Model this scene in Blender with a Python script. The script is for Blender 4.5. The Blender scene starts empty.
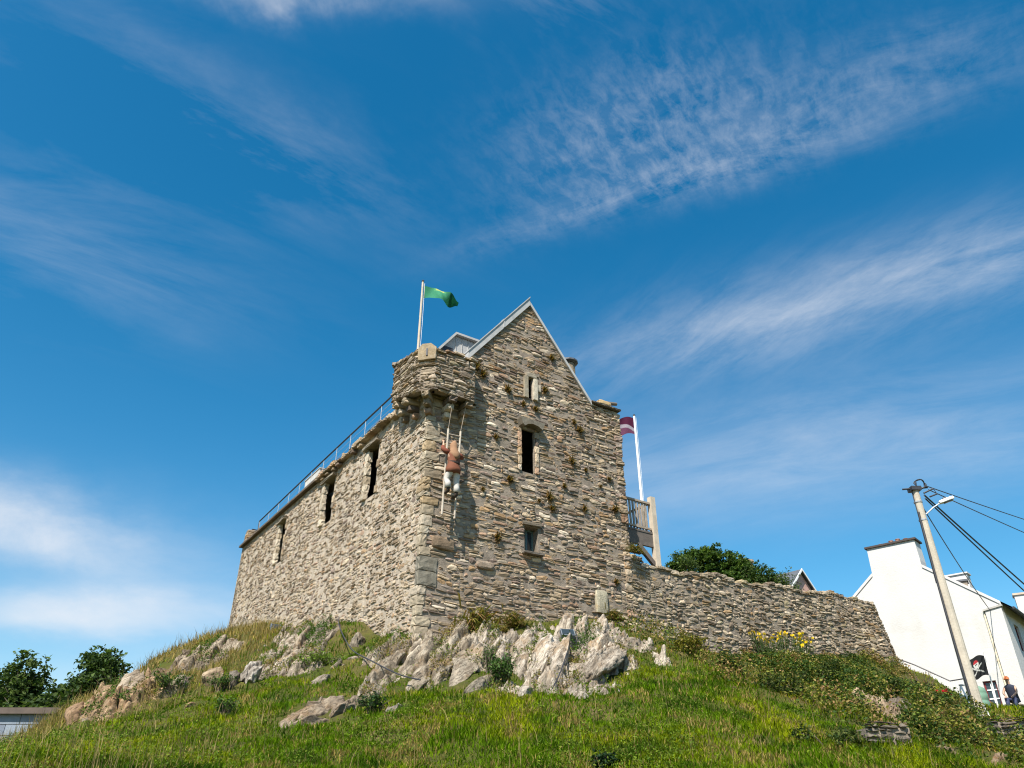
import bpy, bmesh, math, random
import numpy as np
from mathutils import Vector, Matrix

# ------------------------------------------------------------------ terrain
# surveyed spot heights of the mound (x, y, z), metres
SPOTS = np.array([
 (-7.76,13,2.39),(-6.04,13.5,2.42),(-4.18,14,2.45),(-1.83,14,2.45),(0,14,2.45),(2.09,14,2.45),
 (4.18,14,2.45),(6.56,14.5,2.48),(9.25,15.5,2.54),(-10.03,13,2.39),(12.46,16,2.57),(-8.97,15,2.57),
 (-8.77,16.5,2.86),(-8.58,18,3.26),(-10.69,15.5,2.54),(-4.79,15.8,3.03),(-2.13,16,3.13),(0,16,3.22),
 (2.44,16,3.22),(5,16.4,3.26),(7.43,17,3.23),(-2.51,18.5,3.98),(0,18.5,4.09),(3,19.2,4.4),
 (4.75,18.8,4.13),(6.44,18.6,3.79),(8.13,19,3.63),(-2.03,20.3,4.56),(-0.3,20.3,4.56),(1.18,20.2,4.43),
 (2.32,21.5,4.99),(3.89,25.2,6.61),(5.3,25.2,6.46),(-2.74,22.6,5.82),(3.28,24.3,6.29),(-4.06,20.5,4.59),
 (-4.02,17.5,3.52),(-6.64,25.2,6.16),(-7.4,23,5.22),(-7.88,20.8,4.4),(-8.24,19,3.69),(-9.47,27,6.49),
 (-9.98,24.5,5.4),(-10.42,22.5,4.58),(-10.46,20.7,3.88),(-4.67,24.6,6.2),(-13.06,24,4.48),(-13.63,29,6.23),
 (-13.67,33,7.77),(-13.77,38,9.58),(5.93,25.5,5.97),(7.62,25,5.54),(9.21,24.5,5.17),(11.02,26,5.27),
 (9.81,29.5,6.8),(12.55,31,6.77),(12.95,26,4.78),(11.04,23,4.43),(14.16,25,4.35),(12.72,21.5,3.66),
 (15.63,24,3.9),(10.06,19,3.21),(16.3,34.5,6.95),(16.37,34,6.29),(16.93,33.5,5.58),(17.51,33,5.23),
 (15.41,31.5,5.84),(14.68,28.5,4.73),(15.75,34.5,7.68),(-2.78,22.97,6.36),(-1.73,23.67,6.46),(-0.87,24.24,6.76),
 (0.38,25.08,7.16),(1.71,25.96,7.51),(3.21,26.96,7.66),(4.46,27.79,7.66),(7.29,29.68,7.16),(9.78,31.34,7.26),
 (12.28,33.01,7.61),(14.77,34.67,7.96),(17.77,36.67,8.11),(-3.6,23.92,6.71),(-4.88,25.84,7.31),(-6.37,28.08,7.81),
 (-8.76,31.66,8.46),(-11.87,36.32,9.46),(-14.25,39.9,10.16),(-15.8,42.23,10.36),(-5.06,33.77,9.36),(5.48,35.99,8.36),
 (1.05,42.65,9.36),(17.6,30,5.35),(18.3,32,5.65),(19.1,32,5.4),(15.5,28,4.85),(21,34.5,5.7),
 (22.6,37,6.2),(19,40,5.8),(26,34,5.6),(26,42,6.4),(30,38,5.6),(22,31,5.2),
 (30,30,4.6),(-22,35,2.6),(-26,46,4),(-18,52,7),(-23,26,1.6),(-15,21,2),
 (-19,20,1.6),(-17,15.5,2.2),(-16,30,2.6),(-15.5,27,2.6),(-20,28,2.2),(0,8.5,0.3),
 (-10,8,0.5),(10,8,0.4),(-18,8,0.5),(20,9,0.6),(0,4,0),(-12,3,0),
 (12,3,0),(0,-6,0),(20,3,0),(-20,2,0),(28,15,2.2),(34,22,3),
 (0,58,8),(20,58,7.5),(38,50,6),
])
def _tps(r2): return 0.5*r2*np.log(np.maximum(r2, 1e-12))
def _fit():
    P = SPOTS[:, :2]/10.0; n = len(P)
    d2 = ((P[:, None]-P[None])**2).sum(-1)
    K = _tps(d2) + np.eye(n)*0.004
    A = np.zeros((n+3, n+3)); A[:n, :n] = K; A[:n, n] = 1; A[:n, n+1:] = P; A[n:, :n] = A[:n, n:].T
    b = np.zeros(n+3); b[:n] = SPOTS[:, 2]
    return np.linalg.solve(A, b)
_W = _fit()
def hash2(ix, iy, seed=0):
    h = (ix.astype(np.int64)*374761393 + iy.astype(np.int64)*668265263 + seed*974634777) & 0xffffffff
    h = ((h ^ (h >> 13))*1274126177) & 0xffffffff
    h = h ^ (h >> 16)
    return (h & 0xffffff)/float(0xffffff)
def vnoise(x, y, seed=0):
    x = np.asarray(x, float); y = np.asarray(y, float)
    ix = np.floor(x); iy = np.floor(y); fx = x-ix; fy = y-iy
    fx = fx*fx*(3-2*fx); fy = fy*fy*(3-2*fy)
    a = hash2(ix, iy, seed); b = hash2(ix+1, iy, seed); c = hash2(ix, iy+1, seed); d = hash2(ix+1, iy+1, seed)
    return (a*(1-fx)+b*fx)*(1-fy) + (c*(1-fx)+d*fx)*fy
def fbm(x, y, seed=0, oct=4):
    s = 0; amp = .5
    for o in range(oct):
        s = s + amp*vnoise(x*2**o, y*2**o, seed+o*17); amp *= .5
    return s/(1-.5**oct)
def ground(x, y):
    x = np.asarray(x, float); y = np.asarray(y, float); sh = x.shape
    q = np.stack([x.ravel(), y.ravel()], 1)/10.0
    qc = np.clip(q, [-4.5, -1.5], [5.0, 7.0])
    out = np.empty(len(q))
    for s in range(0, len(q), 20000):
        c = qc[s:s+20000]
        d2 = ((c[:, None]-SPOTS[None, :, :2]/10.0)**2).sum(-1)
        out[s:s+20000] = _tps(d2) @ _W[:-3] + _W[-3] + c @ _W[-2:]
    far = np.sqrt(((q-qc)**2).sum(1))
    out = out*np.exp(-far/3.0)
    bump = (fbm(q[:, 0]*9, q[:, 1]*9, 3)-.5)*.42 + (fbm(q[:, 0]*28, q[:, 1]*28, 5)-.5)*.16
    near = np.clip((q[:, 1]-.6)/.5, 0, 1)
    out = out + bump*near*np.exp(-far)
    return out.reshape(sh)

# ------------------------------------------------------------------ helpers
rnd = random.Random(7)
S = bpy.context.scene
COL = S.collection
def link(o, parent=None):
    COL.objects.link(o)
    if parent is not None: o.parent = parent
    return o
def tag(o, label, cat, group=None, kind=None):
    o['label'] = label; o['category'] = cat
    if group: o['group'] = group
    if kind: o['kind'] = kind
    return o
def thing(name, label, cat, loc=(0, 0, 0), rotz=0., group=None):
    o = bpy.data.objects.new(name, None); o.empty_display_size = .3
    o.location = loc; o.rotation_euler = (0, 0, rotz)
    return tag(link(o), label, cat, group)
def copy_tree(o, parent=None):
    c = o.copy(); link(c, parent)
    for ch in list(o.children): copy_tree(ch, c)
    return c
def rotm(rz=0, ry=0, rx=0):
    return np.array(Matrix.Rotation(rz, 3, 'Z') @ Matrix.Rotation(ry, 3, 'Y') @ Matrix.Rotation(rx, 3, 'X'))

class MB:
    "collects geometry for one mesh object"
    def __init__(s): s.v = []; s.f = []; s.c = []; s.n = 0; s.smooth = False
    def add(s, verts, faces, col=(1, 1, 1)):
        s.v.extend([tuple(map(float, p)) for p in verts])
        if col is not None and len(col) and not np.isscalar(col[0]): s.c.extend([tuple(c) for c in col])
        else: s.c.extend([tuple(col)]*len(verts))
        b = s.n; s.f.extend([tuple(i+b for i in f) for f in faces]); s.n += len(verts)
    def box(s, lo, hi, col=(1, 1, 1), M=None, off=(0, 0, 0)):
        P = np.array([(x, y, z) for x in (lo[0], hi[0]) for y in (lo[1], hi[1]) for z in (lo[2], hi[2])], float)
        if M is not None: P = P @ np.array(M).T
        P = P + np.array(off)
        s.add(P, [(0, 1, 3, 2), (4, 6, 7, 5), (0, 4, 5, 1), (2, 3, 7, 6), (0, 2, 6, 4), (1, 5, 7, 3)], col)
    def block(s, c, size, r=.15, jit=.04, col=(1, 1, 1), M=None):
        "rough block with worn edges: size = full extents, r = edge rounding fraction"
        h = np.array(size)/2.; rr = r*h.min()*2
        t = [-1, -.55, .0, .55, 1]; pts = {}; P = []; F = []
        ph = rnd.random()*100
        def idx(i, j, k):
            if (i, j, k) not in pts:
                p = np.array([t[i], t[j], t[k]])*h
                q = np.clip(p, -(h-rr), h-rr); d = p-q; L = np.linalg.norm(d)
                if L > 1e-9: q = q+d/L*rr
                q = q+np.array([rnd.uniform(-1, 1) for _ in range(3)])*jit*h
                pts[(i, j, k)] = len(P); P.append(q)
            return pts[(i, j, k)]
        n = 4
        for a in range(n):
            for b in range(n):
                F.append((idx(a, b, 0), idx(a, b+1, 0), idx(a+1, b+1, 0), idx(a+1, b, 0)))
                F.append((idx(a, b, n), idx(a+1, b, n), idx(a+1, b+1, n), idx(a, b+1, n)))
                F.append((idx(a, 0, b), idx(a+1, 0, b), idx(a+1, 0, b+1), idx(a, 0, b+1)))
                F.append((idx(a, n, b), idx(a, n, b+1), idx(a+1, n, b+1), idx(a+1, n, b)))
                F.append((idx(0, a, b), idx(0, a, b+1), idx(0, a+1, b+1), idx(0, a+1, b)))
                F.append((idx(n, a, b), idx(n, a+1, b), idx(n, a+1, b+1), idx(n, a, b+1)))
        P = np.array(P)
        if M is not None: P = P @ np.array(M).T
        s.add(P+np.array(c), F, col)
    def tube(s, pts, rad, n=8, col=(1, 1, 1), cap=True):
        pts = [np.array(p, float) for p in pts]; m = len(pts)
        rad = [rad]*m if np.isscalar(rad) else rad
        V = []; F = []; ref = None
        for i, p in enumerate(pts):
            d = pts[min(i+1, m-1)]-pts[max(i-1, 0)]; d = d/(np.linalg.norm(d)+1e-9)
            if ref is None:
                ref = np.array([0, 0, 1.]) if abs(d[2]) < .9 else np.array([1., 0, 0])
            a = np.cross(d, ref); a /= np.linalg.norm(a)+1e-9; b = np.cross(d, a); ref = -b if False else np.cross(a, d)
            for k in range(n):
                t = 2*math.pi*k/n
                V.append(p+rad[i]*(math.cos(t)*a+math.sin(t)*b))
        for i in range(m-1):
            for k in range(n):
                F.append((i*n+k, i*n+(k+1) % n, (i+1)*n+(k+1) % n, (i+1)*n+k))
        if cap: F.append(tuple(range(n))[::-1]); F.append(tuple((m-1)*n+k for k in range(n)))
        s.add(V, F, col)
    def loft(s, rings, col=(1, 1, 1), cap=True):
        n = len(rings[0]); assert all(len(q) == n for q in rings); V = [p for r in rings for p in r]; F = []
        for i in range(len(rings)-1):
            for k in range(n): F.append((i*n+k, i*n+(k+1) % n, (i+1)*n+(k+1) % n, (i+1)*n+k))
        if cap: F.append(tuple(range(n))[::-1]); F.append(tuple((len(rings)-1)*n+k for k in range(n)))
        s.add(V, F, col)
    def prism(s, poly, y0, y1, col=(1, 1, 1), axis=1):
        "polygon in the two other axes, extruded along axis"
        def P(a, b, t): return (a, t, b) if axis == 1 else ((t, a, b) if axis == 0 else (a, b, t))
        n = len(poly); V = [P(a, b, y0) for a, b in poly]+[P(a, b, y1) for a, b in poly]
        F = [tuple(range(n)), tuple(range(n, 2*n))[::-1]]+[(k, n+k, n+(k+1) % n, (k+1) % n) for k in range(n)]
        s.add(V, F, col)
    def build(s, name, mat, parent=None, smooth=False, normals=True):
        me = bpy.data.meshes.new(name); me.from_pydata(s.v, [], s.f); me.update()
        a = me.color_attributes.new('Col', 'FLOAT_COLOR', 'POINT')
        c = np.ones((len(s.v), 4), np.float32); c[:, :3] = np.array(s.c, np.float32).reshape(-1, 3)
        a.data.foreach_set('color', c.ravel())
        if normals:
            bm = bmesh.new(); bm.from_mesh(me); bmesh.ops.recalc_face_normals(bm, faces=bm.faces); bm.to_mesh(me); bm.free()
        if smooth or s.smooth: me.polygons.foreach_set('use_smooth', [True]*len(me.polygons))
        me.materials.append(mat)
        return link(bpy.data.objects.new(name, me), parent)
def mesh_np(name, V, F, C, mat, parent=None, smooth=False):
    "V (n,3), F (m,k) one face size, C (n,3)"
    me = bpy.data.meshes.new(name); V = np.asarray(V, np.float32); F = np.asarray(F, np.int32); k = F.shape[1]
    me.vertices.add(len(V)); me.vertices.foreach_set('co', V.ravel())
    me.loops.add(F.size); me.loops.foreach_set('vertex_index', F.ravel())
    me.polygons.add(len(F)); me.polygons.foreach_set('loop_start', np.arange(len(F), dtype=np.int32)*k)
    me.polygons.foreach_set('loop_total', np.full(len(F), k, np.int32))
    if smooth: me.polygons.foreach_set('use_smooth', np.ones(len(F), bool))
    me.update(calc_edges=True)
    a = me.color_attributes.new('Col', 'FLOAT_COLOR', 'POINT')
    c = np.ones((len(V), 4), np.float32); c[:, :3] = C
    a.data.foreach_set('color', c.ravel())
    me.materials.append(mat)
    return link(bpy.data.objects.new(name, me), parent)

# ------------------------------------------------------------------ materials
class NT:
    def __init__(s, tree): s.t = tree; s.n = tree.nodes; s.l = tree.links
    def new(s, typ, **kw):
        n = s.n.new(typ)
        for k, v in kw.items():
            if k.startswith('i_'): n.inputs[k[2:].replace('_', ' ')].default_value = v
            else: setattr(n, k, v)
        return n
    def put(s, sock, val):
        if hasattr(val, 'is_output'): s.l.new(val, sock)
        else: sock.default_value = val
    def math(s, op, a, b=0., c=None, clamp=False):
        n = s.n.new('ShaderNodeMath'); n.operation = op; n.use_clamp = clamp
        s.put(n.inputs[0], a); s.put(n.inputs[1], b)
        if c is not None: s.put(n.inputs[2], c)
        return n.outputs[0]
    def mix(s, f, a, b, mode='MIX'):
        n = s.n.new('ShaderNodeMix'); n.data_type = 'RGBA'; n.blend_type = mode
        s.put(n.inputs[0], f); s.put(n.inputs[6], a); s.put(n.inputs[7], b); return n.outputs[2]
    def noise(s, vec, scale, detail=4., rough=.55, dim='3D', dist=0.):
        n = s.n.new('ShaderNodeTexNoise'); n.noise_dimensions = dim
        if vec is not None: s.l.new(vec, n.inputs['Vector'])
        n.inputs['Scale'].default_value = scale; n.inputs['Detail'].default_value = detail
        n.inputs['Roughness'].default_value = rough; n.inputs['Distortion'].default_value = dist
        return n.outputs['Fac']
    def ramp(s, f, stops):
        n = s.n.new('ShaderNodeValToRGB'); s.put(n.inputs[0], f); e = n.color_ramp.elements
        while len(e) < len(stops): e.new(.5)
        for k, (p, c) in enumerate(stops): e[k].position = p; e[k].color = (c if len(c) == 4 else tuple(c)+(1,))
        return n.outputs[0]
    def rng(s, v, a, b, c=0., d=1.):
        n = s.n.new('ShaderNodeMapRange'); s.put(n.inputs[0], v)
        for k, x in enumerate((a, b, c, d)): n.inputs[k+1].default_value = x
        return n.outputs[0]
def C4(c): return tuple(c)+(1.,) if len(c) == 3 else tuple(c)
def mat_begin(name):
    m = bpy.data.materials.new(name); m.use_nodes = True; t = NT(m.node_tree)
    b = t.n['Principled BSDF']; return m, t, b
def coord(t): return t.new('ShaderNodeTexCoord').outputs['Object']
def attr(t): return t.new('ShaderNodeAttribute', attribute_name='Col').outputs['Color']
def plain(name, col, rough=.7, var=.2, scale=3., metal=0., bump=0., bscale=30., usecol=False, dirt=None, spec=.4):
    m, t, b = mat_begin(name); co = coord(t)
    n1 = t.noise(co, scale, 5.); f = t.rng(n1, .25, .75, 1-var, 1+var)
    base = attr(t) if usecol else C4(col)
    if usecol: base = t.mix(1., base, C4(col), 'MULTIPLY')
    v = t.new('ShaderNodeCombineColor'); [t.l.new(f, v.inputs[k]) for k in range(3)]
    colr = t.mix(1., base, v.outputs[0], 'MULTIPLY')
    if dirt:
        n2 = t.noise(co, dirt[2], 6., .65); colr = t.mix(t.rng(n2, dirt[3], dirt[3]+.18, 0, dirt[1]), colr, C4(dirt[0]))
    t.l.new(colr, b.inputs['Base Color']); b.inputs['Roughness'].default_value = rough; b.inputs['Metallic'].default_value = metal
    b.inputs['Specular IOR Level'].default_value = spec
    if bump:
        bp = t.new('ShaderNodeBump'); bp.inputs['Strength'].default_value = bump; bp.inputs['Distance'].default_value = .03
        t.l.new(t.noise(co, bscale, 6., .6), bp.inputs['Height']); t.l.new(bp.outputs[0], b.inputs['Normal'])
    return m
def mat_stone(name, lich=(.5, .48, .42), lamt=.6, ochre=(.32, .2, .07), oamt=.45, bump=.5, tint=(1, 1, 1)):
    m, t, b = mat_begin(name); co = coord(t); base = t.mix(1., attr(t), C4(tint), 'MULTIPLY')
    f = t.rng(t.noise(co, 7., 6., .65), .25, .75, .68, 1.32); f2 = t.rng(t.noise(co, 1.1, 3.), .3, .7, .82, 1.18)
    ff = t.math('MULTIPLY', f, f2); v = t.new('ShaderNodeCombineColor'); [t.l.new(ff, v.inputs[k]) for k in range(3)]
    c = t.mix(1., base, v.outputs[0], 'MULTIPLY')
    c = t.mix(t.math('MULTIPLY', t.rng(t.noise(co, 2.6, 8., .7), .56, .66), lamt), c, C4(lich))
    c = t.mix(t.math('MULTIPLY', t.rng(t.noise(co, 1.7, 7., .7, dist=.6), .58, .72), oamt), c, C4(ochre))
    st = t.new('ShaderNodeMapping'); t.l.new(co, st.inputs[0]); st.inputs['Scale'].default_value = (1., 1., .45)
    c = t.mix(t.math('MULTIPLY', t.rng(t.noise(st.outputs[0], .55, 7., .68, dist=.4), .47, .66), .5), c, t.mix(1., c, C4((.52, .45, .38)), 'MULTIPLY'))
    c = t.mix(t.math('MULTIPLY', t.rng(t.noise(co, 13., 5., .7), .62, .7), .55), c, C4((.06, .055, .05)))
    t.l.new(c, b.inputs['Base Color']); b.inputs['Roughness'].default_value = .93; b.inputs['Specular IOR Level'].default_value = .2
    bp = t.new('ShaderNodeBump'); bp.inputs['Strength'].default_value = bump; bp.inputs['Distance'].default_value = .04
    t.l.new(t.math('ADD', t.noise(co, 16., 7., .65), t.math('MULTIPLY', t.noise(co, 60., 3.), .3)), bp.inputs['Height'])
    t.l.new(bp.outputs[0], b.inputs['Normal'])
    return m
def mat_leaf(name, rough=.55, trans=.3, spec=.3):
    m, t, b = mat_begin(name); c = attr(t); co = coord(t)
    t.l.new(c, b.inputs['Base Color']); b.inputs['Roughness'].default_value = rough; b.inputs['Specular IOR Level'].default_value = spec
    tr = t.new('ShaderNodeBsdfTranslucent'); t.l.new(t.mix(1., c, (1.15, 1.3, .6, 1), 'MULTIPLY'), tr.inputs[0])
    mx = t.new('ShaderNodeMixShader'); mx.inputs[0].default_value = trans
    t.l.new(b.outputs[0], mx.inputs[1]); t.l.new(tr.outputs[0], mx.inputs[2]); t.l.new(mx.outputs[0], t.n['Material Output'].inputs['Surface'])
    return m
def mat_rock():
    m, t, b = mat_begin('bedrock'); co = coord(t)
    geo = t.new('ShaderNodeNewGeometry')
    nn = (.86, -.27, -.43); dt = t.new('ShaderNodeVectorMath', operation='DOT_PRODUCT'); t.l.new(co, dt.inputs[0]); dt.inputs[1].default_value = nn
    sc = t.new('ShaderNodeVectorMath', operation='SCALE'); sc.inputs[0].default_value = nn; t.l.new(t.math('MULTIPLY', dt.outputs['Value'], 4.), sc.inputs['Scale'])
    mp = t.new('ShaderNodeVectorMath', operation='ADD'); t.l.new(co, mp.inputs[0]); t.l.new(sc.outputs[0], mp.inputs[1])
    n1 = t.noise(mp.outputs[0], 1.3, 9., .68)
    c = t.ramp(n1, [(.32, (.10, .082, .064)), (.44, (.24, .205, .165)), (.55, (.39, .35, .295)), (.72, (.60, .555, .485))])
    c = t.mix(t.math('MULTIPLY', t.rng(t.noise(co, 1.1, 7., .72), .52, .64), .75), c, C4((.24, .16, .085)))
    c = t.mix(t.math('MULTIPLY', t.rng(t.noise(co, 3.6, 8., .75), .54, .64), .7), c, C4((.13, .115, .095)))
    jn = t.noise(mp.outputs[0], 2.3, 3., .5, dist=.3); c = t.mix(t.math('MULTIPLY', t.rng(t.math('ABSOLUTE', t.math('SUBTRACT', jn, .5)), .0, .035, 1., 0.), .8), c, C4((.07, .058, .045)))
    c = t.mix(1., c, attr(t), 'MULTIPLY')
    t.l.new(c, b.inputs['Base Color']); b.inputs['Roughness'].default_value = .9; b.inputs['Specular IOR Level'].default_value = .25
    bp = t.new('ShaderNodeBump'); bp.inputs['Strength'].default_value = .75; bp.inputs['Distance'].default_value = .07
    t.l.new(t.math('ADD', t.noise(mp.outputs[0], 5., 9., .7), t.math('MULTIPLY', t.noise(co, 22., 5., .65), .35)), bp.inputs['Height'])
    t.l.new(bp.outputs[0], b.inputs['Normal']); return m
def mat_soil():
    m, t, b = mat_begin('turf_soil'); co = coord(t)
    n1 = t.noise(co, .5, 8., .62); n2 = t.noise(co, 6., 6., .7)
    c = t.ramp(n1, [(.3, (.04, .06, .010)), (.48, (.075, .085, .014)), (.6, (.12, .10, .03)), (.72, (.20, .145, .075))])
    c = t.mix(t.rng(n2, .35, .7, 0, .75), c, C4((.05, .045, .022)))
    t.l.new(c, b.inputs['Base Color']); b.inputs['Roughness'].default_value = 1.; b.inputs['Specular IOR Level'].default_value = .1
    bp = t.new('ShaderNodeBump'); bp.inputs['Strength'].default_value = .8; bp.inputs['Distance'].default_value = .12
    t.l.new(n2, bp.inputs['Height']); t.l.new(bp.outputs[0], b.inputs['Normal']); return m
M_ = dict(
    gable=mat_stone('rubble_gable', tint=(.985, .88, .765), lamt=.5, oamt=.55, lich=(.52, .48, .41)),
    side=mat_stone('rubble_side', tint=(.85, .75, .635), lich=(.52, .475, .40), lamt=.5, oamt=.4, ochre=(.30, .20, .11)),
    mortar=plain('lime_mortar', (.245, .20, .155), .95, .4, 4., bump=.6, bscale=25., dirt=((.1, .085, .06), .7, 2.2, .5)),
    mortar_pale=plain('pale_lime_mortar', (.42, .35, .27), .95, .28, 4., bump=.7, bscale=22., dirt=((.2, .16, .11), .6, 1.4, .55)),
    dressed=mat_stone('dressed_stone', tint=(.80, .73, .64), lamt=.4, oamt=.15, bump=.3),
    slate=plain('slate', (.09, .095, .105), .6, .3, 5., bump=.3, bscale=9.),
    lead=plain('lead_flashing', (.42, .415, .40), .5, .12, 4., metal=.0, dirt=((.25, .25, .25), .5, 3., .55)),
    dark=plain('dark_iron', (.035, .035, .04), .5, .2, 8.),
    steel=plain('galvanised_steel', (.36, .37, .38), .5, .1, 6., metal=.3),
    wood=plain('weathered_timber', (.33, .27, .21), .8, .25, 6., bump=.3, bscale=40., dirt=((.15, .12, .09), .6, 3., .55)),
    wood_dark=plain('dark_timber', (.12, .10, .085), .8, .25, 6.),
    wood_pale=plain('pale_timber', (.48, .41, .32), .8, .2, 5., dirt=((.3, .24, .17), .6, 2., .6)),
    wood_ladder=plain('ladder_timber', (.46, .40, .32), .8, .25, 6., dirt=((.2, .16, .12), .7, 3., .5)),
    darkstone=mat_stone('rubble_dark', tint=(.7, .66, .6), lamt=.25, oamt=.2),  # darker tint of the rubble stone
    white=plain('white_paint', (.80, .80, .78), .5, .05, 2.),
    glass=plain('dark_glass', (.03, .04, .045), .08, .1, 2., spec=.6),
    rock=mat_rock(), soil=mat_soil(),
    leaf=mat_leaf('leaves', .7, .3, .15), grass=mat_leaf('grass_blades', .9, .3, .03), bark=plain('bark', (.13, .10, .075), .9, .3, 8., bump=.5),
    cloth=plain('cloth', (1, 1, 1), .85, .12, 30., usecol=True), skin=plain('skin', (.5, .3, .2), .6, .05, 20.),
    paint=plain('coloured_paint', (1, 1, 1), .5, .08, 4., usecol=True),
)

# ------------------------------------------------------------------ rubble masonry
PAL = dict(
    gable=[((.32, .275, .215), 5), ((.41, .35, .265), 5), ((.24, .205, .16), 3), ((.48, .425, .34), 3), ((.36, .26, .16), 1.6), ((.58, .54, .47), 2.4), ((.16, .135, .12), 1.6), ((.31, .28, .26), 2), ((.40, .29, .22), 1.5), ((.27, .22, .20), 1.5)],
    side=[((.40, .35, .28), 5), ((.46, .41, .33), 5), ((.33, .285, .225), 3), ((.52, .47, .39), 3), ((.42, .32, .22), 1.2), ((.27, .235, .19), 2), ((.37, .35, .32), 2), ((.42, .33, .27), 1.5), ((.30, .26, .24), 1.5), ((.58, .54, .47), 1.2)],
    wall=[((.34, .31, .26), 5), ((.42, .38, .32), 4), ((.27, .24, .20), 4), ((.50, .46, .40), 2), ((.20, .175, .15), 2.5), ((.33, .25, .16), 1.2), ((.36, .33, .24), 1.5)],
)
def pick(pal, rg):
    cs, ws = zip(*pal); c = rg.choices(cs, ws)[0]; k = rg.uniform(.82, 1.18)
    return tuple(x*k for x in c)
def pack(u0, u1, v0, v1, cu, cv, inside, rg, wr=((2, 7), (2, 8), (3, 8)), hw=(5, 5, 1.6)):
    "random rubble: pack stones of one to three courses into a fine grid"
    nu = int((u1-u0)/cu); nv = int((v1-v0)/cv); occ = np.zeros((nv, nu), bool); out = []
    for j in range(nv):
        for i in range(nu):
            if not inside(u0+(i+.5)*cu, v0+(j+.5)*cv): occ[j, i] = True
    for j in range(nv):
        i = 0
        while i < nu:
            if occ[j, i]: i += 1; continue
            h = rg.choices((1, 2, 3), hw)[0]; w = rg.randint(*wr[h-1])
            if rg.random() < .02: h = 4; w = rg.randint(3, 7)
            free = 0
            while free < w and i+free < nu and not occ[j, i+free]: free += 1
            w = free
            hh = 1
            while hh < h and j+hh < nv and not occ[j+hh, i:i+w].any(): hh += 1
            rem = 0
            while i+w+rem < nu and rem < 2 and not occ[j, i+w+rem]: rem += 1
            if rem == 1 and hh == 1: w += 1
            occ[j:j+hh, i:i+w] = True
            out.append((u0+i*cu, u0+(i+w)*cu, v0+j*cv, v0+(j+hh)*cv)); i += w
    return out
def lay(mb, stones, mapf, pal, rg, gap=.012, d=(.02, .075), warp=(.05, .05), sd=0, flip=False, rnd_c=.3, keep=None):
    us = np.array([s[:2] for s in stones]).mean(1); vs = np.array([s[2:] for s in stones]).mean(1)
    for (a, b, c, e) in stones:
        w = b-a; h = e-c; ch = min(w, h)
        k = [rg.uniform(.12, rnd_c+.15)*ch for _ in range(8)]
        g = gap*rg.uniform(.5, 1.6); a0, b0, c0, e0 = a+g, b-g, c+g*.9, e-g*.9
        kx = [rg.uniform(.15, .9+rnd_c)*ch for _ in range(4)]; kx = [min(x, w*.42) for x in kx]
        pl = [(a0+kx[0], c0), (b0-kx[1], c0), (b0, c0+k[1]), (b0, e0-k[2]), (b0-kx[2], e0), (a0+kx[3], e0), (a0, e0-k[3]), (a0, c0+k[0])]
        j = .10*ch; pl = [(x+rg.uniform(-j, j), y+rg.uniform(-j, j)) for x, y in pl]
        dep = rg.uniform(*d); tx = rg.uniform(-.05, .05); ty = rg.uniform(-.12, .09)
        mx, my = (a+b)/2, (c+e)/2; q = min(.3*ch, .035)
        V = [(x, y, -.05) for x, y in pl]+[(x, y, dep*.55+tx*(x-mx)+ty*(y-my)) for x, y in pl]
        for x, y in pl:
            dx, dy = x-mx, y-my; L = math.hypot(dx, dy)+1e-6; f = max(0, 1-q/L*1.4)
            V.append((mx+dx*f, my+dy*f, dep+tx*dx+ty*dy+rg.uniform(-.008, .008)))
        V.append((mx+rg.uniform(-.2, .2)*w, my, dep+rg.uniform(0., .018)))
        A = np.array(V)
        A[:, 0] += (vnoise(A[:, 0]*1.3+9, A[:, 1]*2.2, sd)-.5)*2*warp[0]
        A[:, 1] += (vnoise(A[:, 0]*.9, A[:, 1]*1.1+5, sd+1)-.5)*2*warp[1] + (vnoise(A[:, 0]*3.1, A[:, 1]*.9+2, sd+2)-.5)*warp[1]
        F = []
        for i in range(8):
            n = (i+1) % 8
            F += [(i, n, 8+n, 8+i), (8+i, 8+n, 16+n, 16+i), (16+i, 16+n, 24)]
        if flip: F = [f[::-1] for f in F]
        mb.add([mapf(*p) for p in A], F, pick(pal, rg))
def sheet(mb, us, vs, holes, mapf, depth, col=(1, 1, 1), inside=None):
    "the mortar bed behind the stones, with real openings and their reveals"
    us = sorted(set(us)|{x for h in holes for x in h[:2]}); vs = sorted(set(vs)|{x for h in holes for x in h[2:]})
    for i in range(len(us)-1):
        for j in range(len(vs)-1):
            u, v = (us[i]+us[i+1])/2, (vs[j]+vs[j+1])/2
            if any(h[0] < u < h[1] and h[2] < v < h[3] for h in holes): continue
            mb.add([mapf(us[i], vs[j], 0), mapf(us[i+1], vs[j], 0), mapf(us[i+1], vs[j+1], 0), mapf(us[i], vs[j+1], 0)], [(0, 1, 2, 3)], col)
    for hi, (a, b, c, e) in enumerate(holes):
        dp = depth[hi] if hasattr(depth, '__len__') else depth
        L = [(a, c), (b, c), (b, e), (a, e)]
        for k in range(4):
            p, q = L[k], L[(k+1) % 4]
            mb.add([mapf(*p, 0), mapf(*q, 0), mapf(*q, -dp), mapf(*p, -dp)], [(0, 1, 2, 3)], col)

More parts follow.
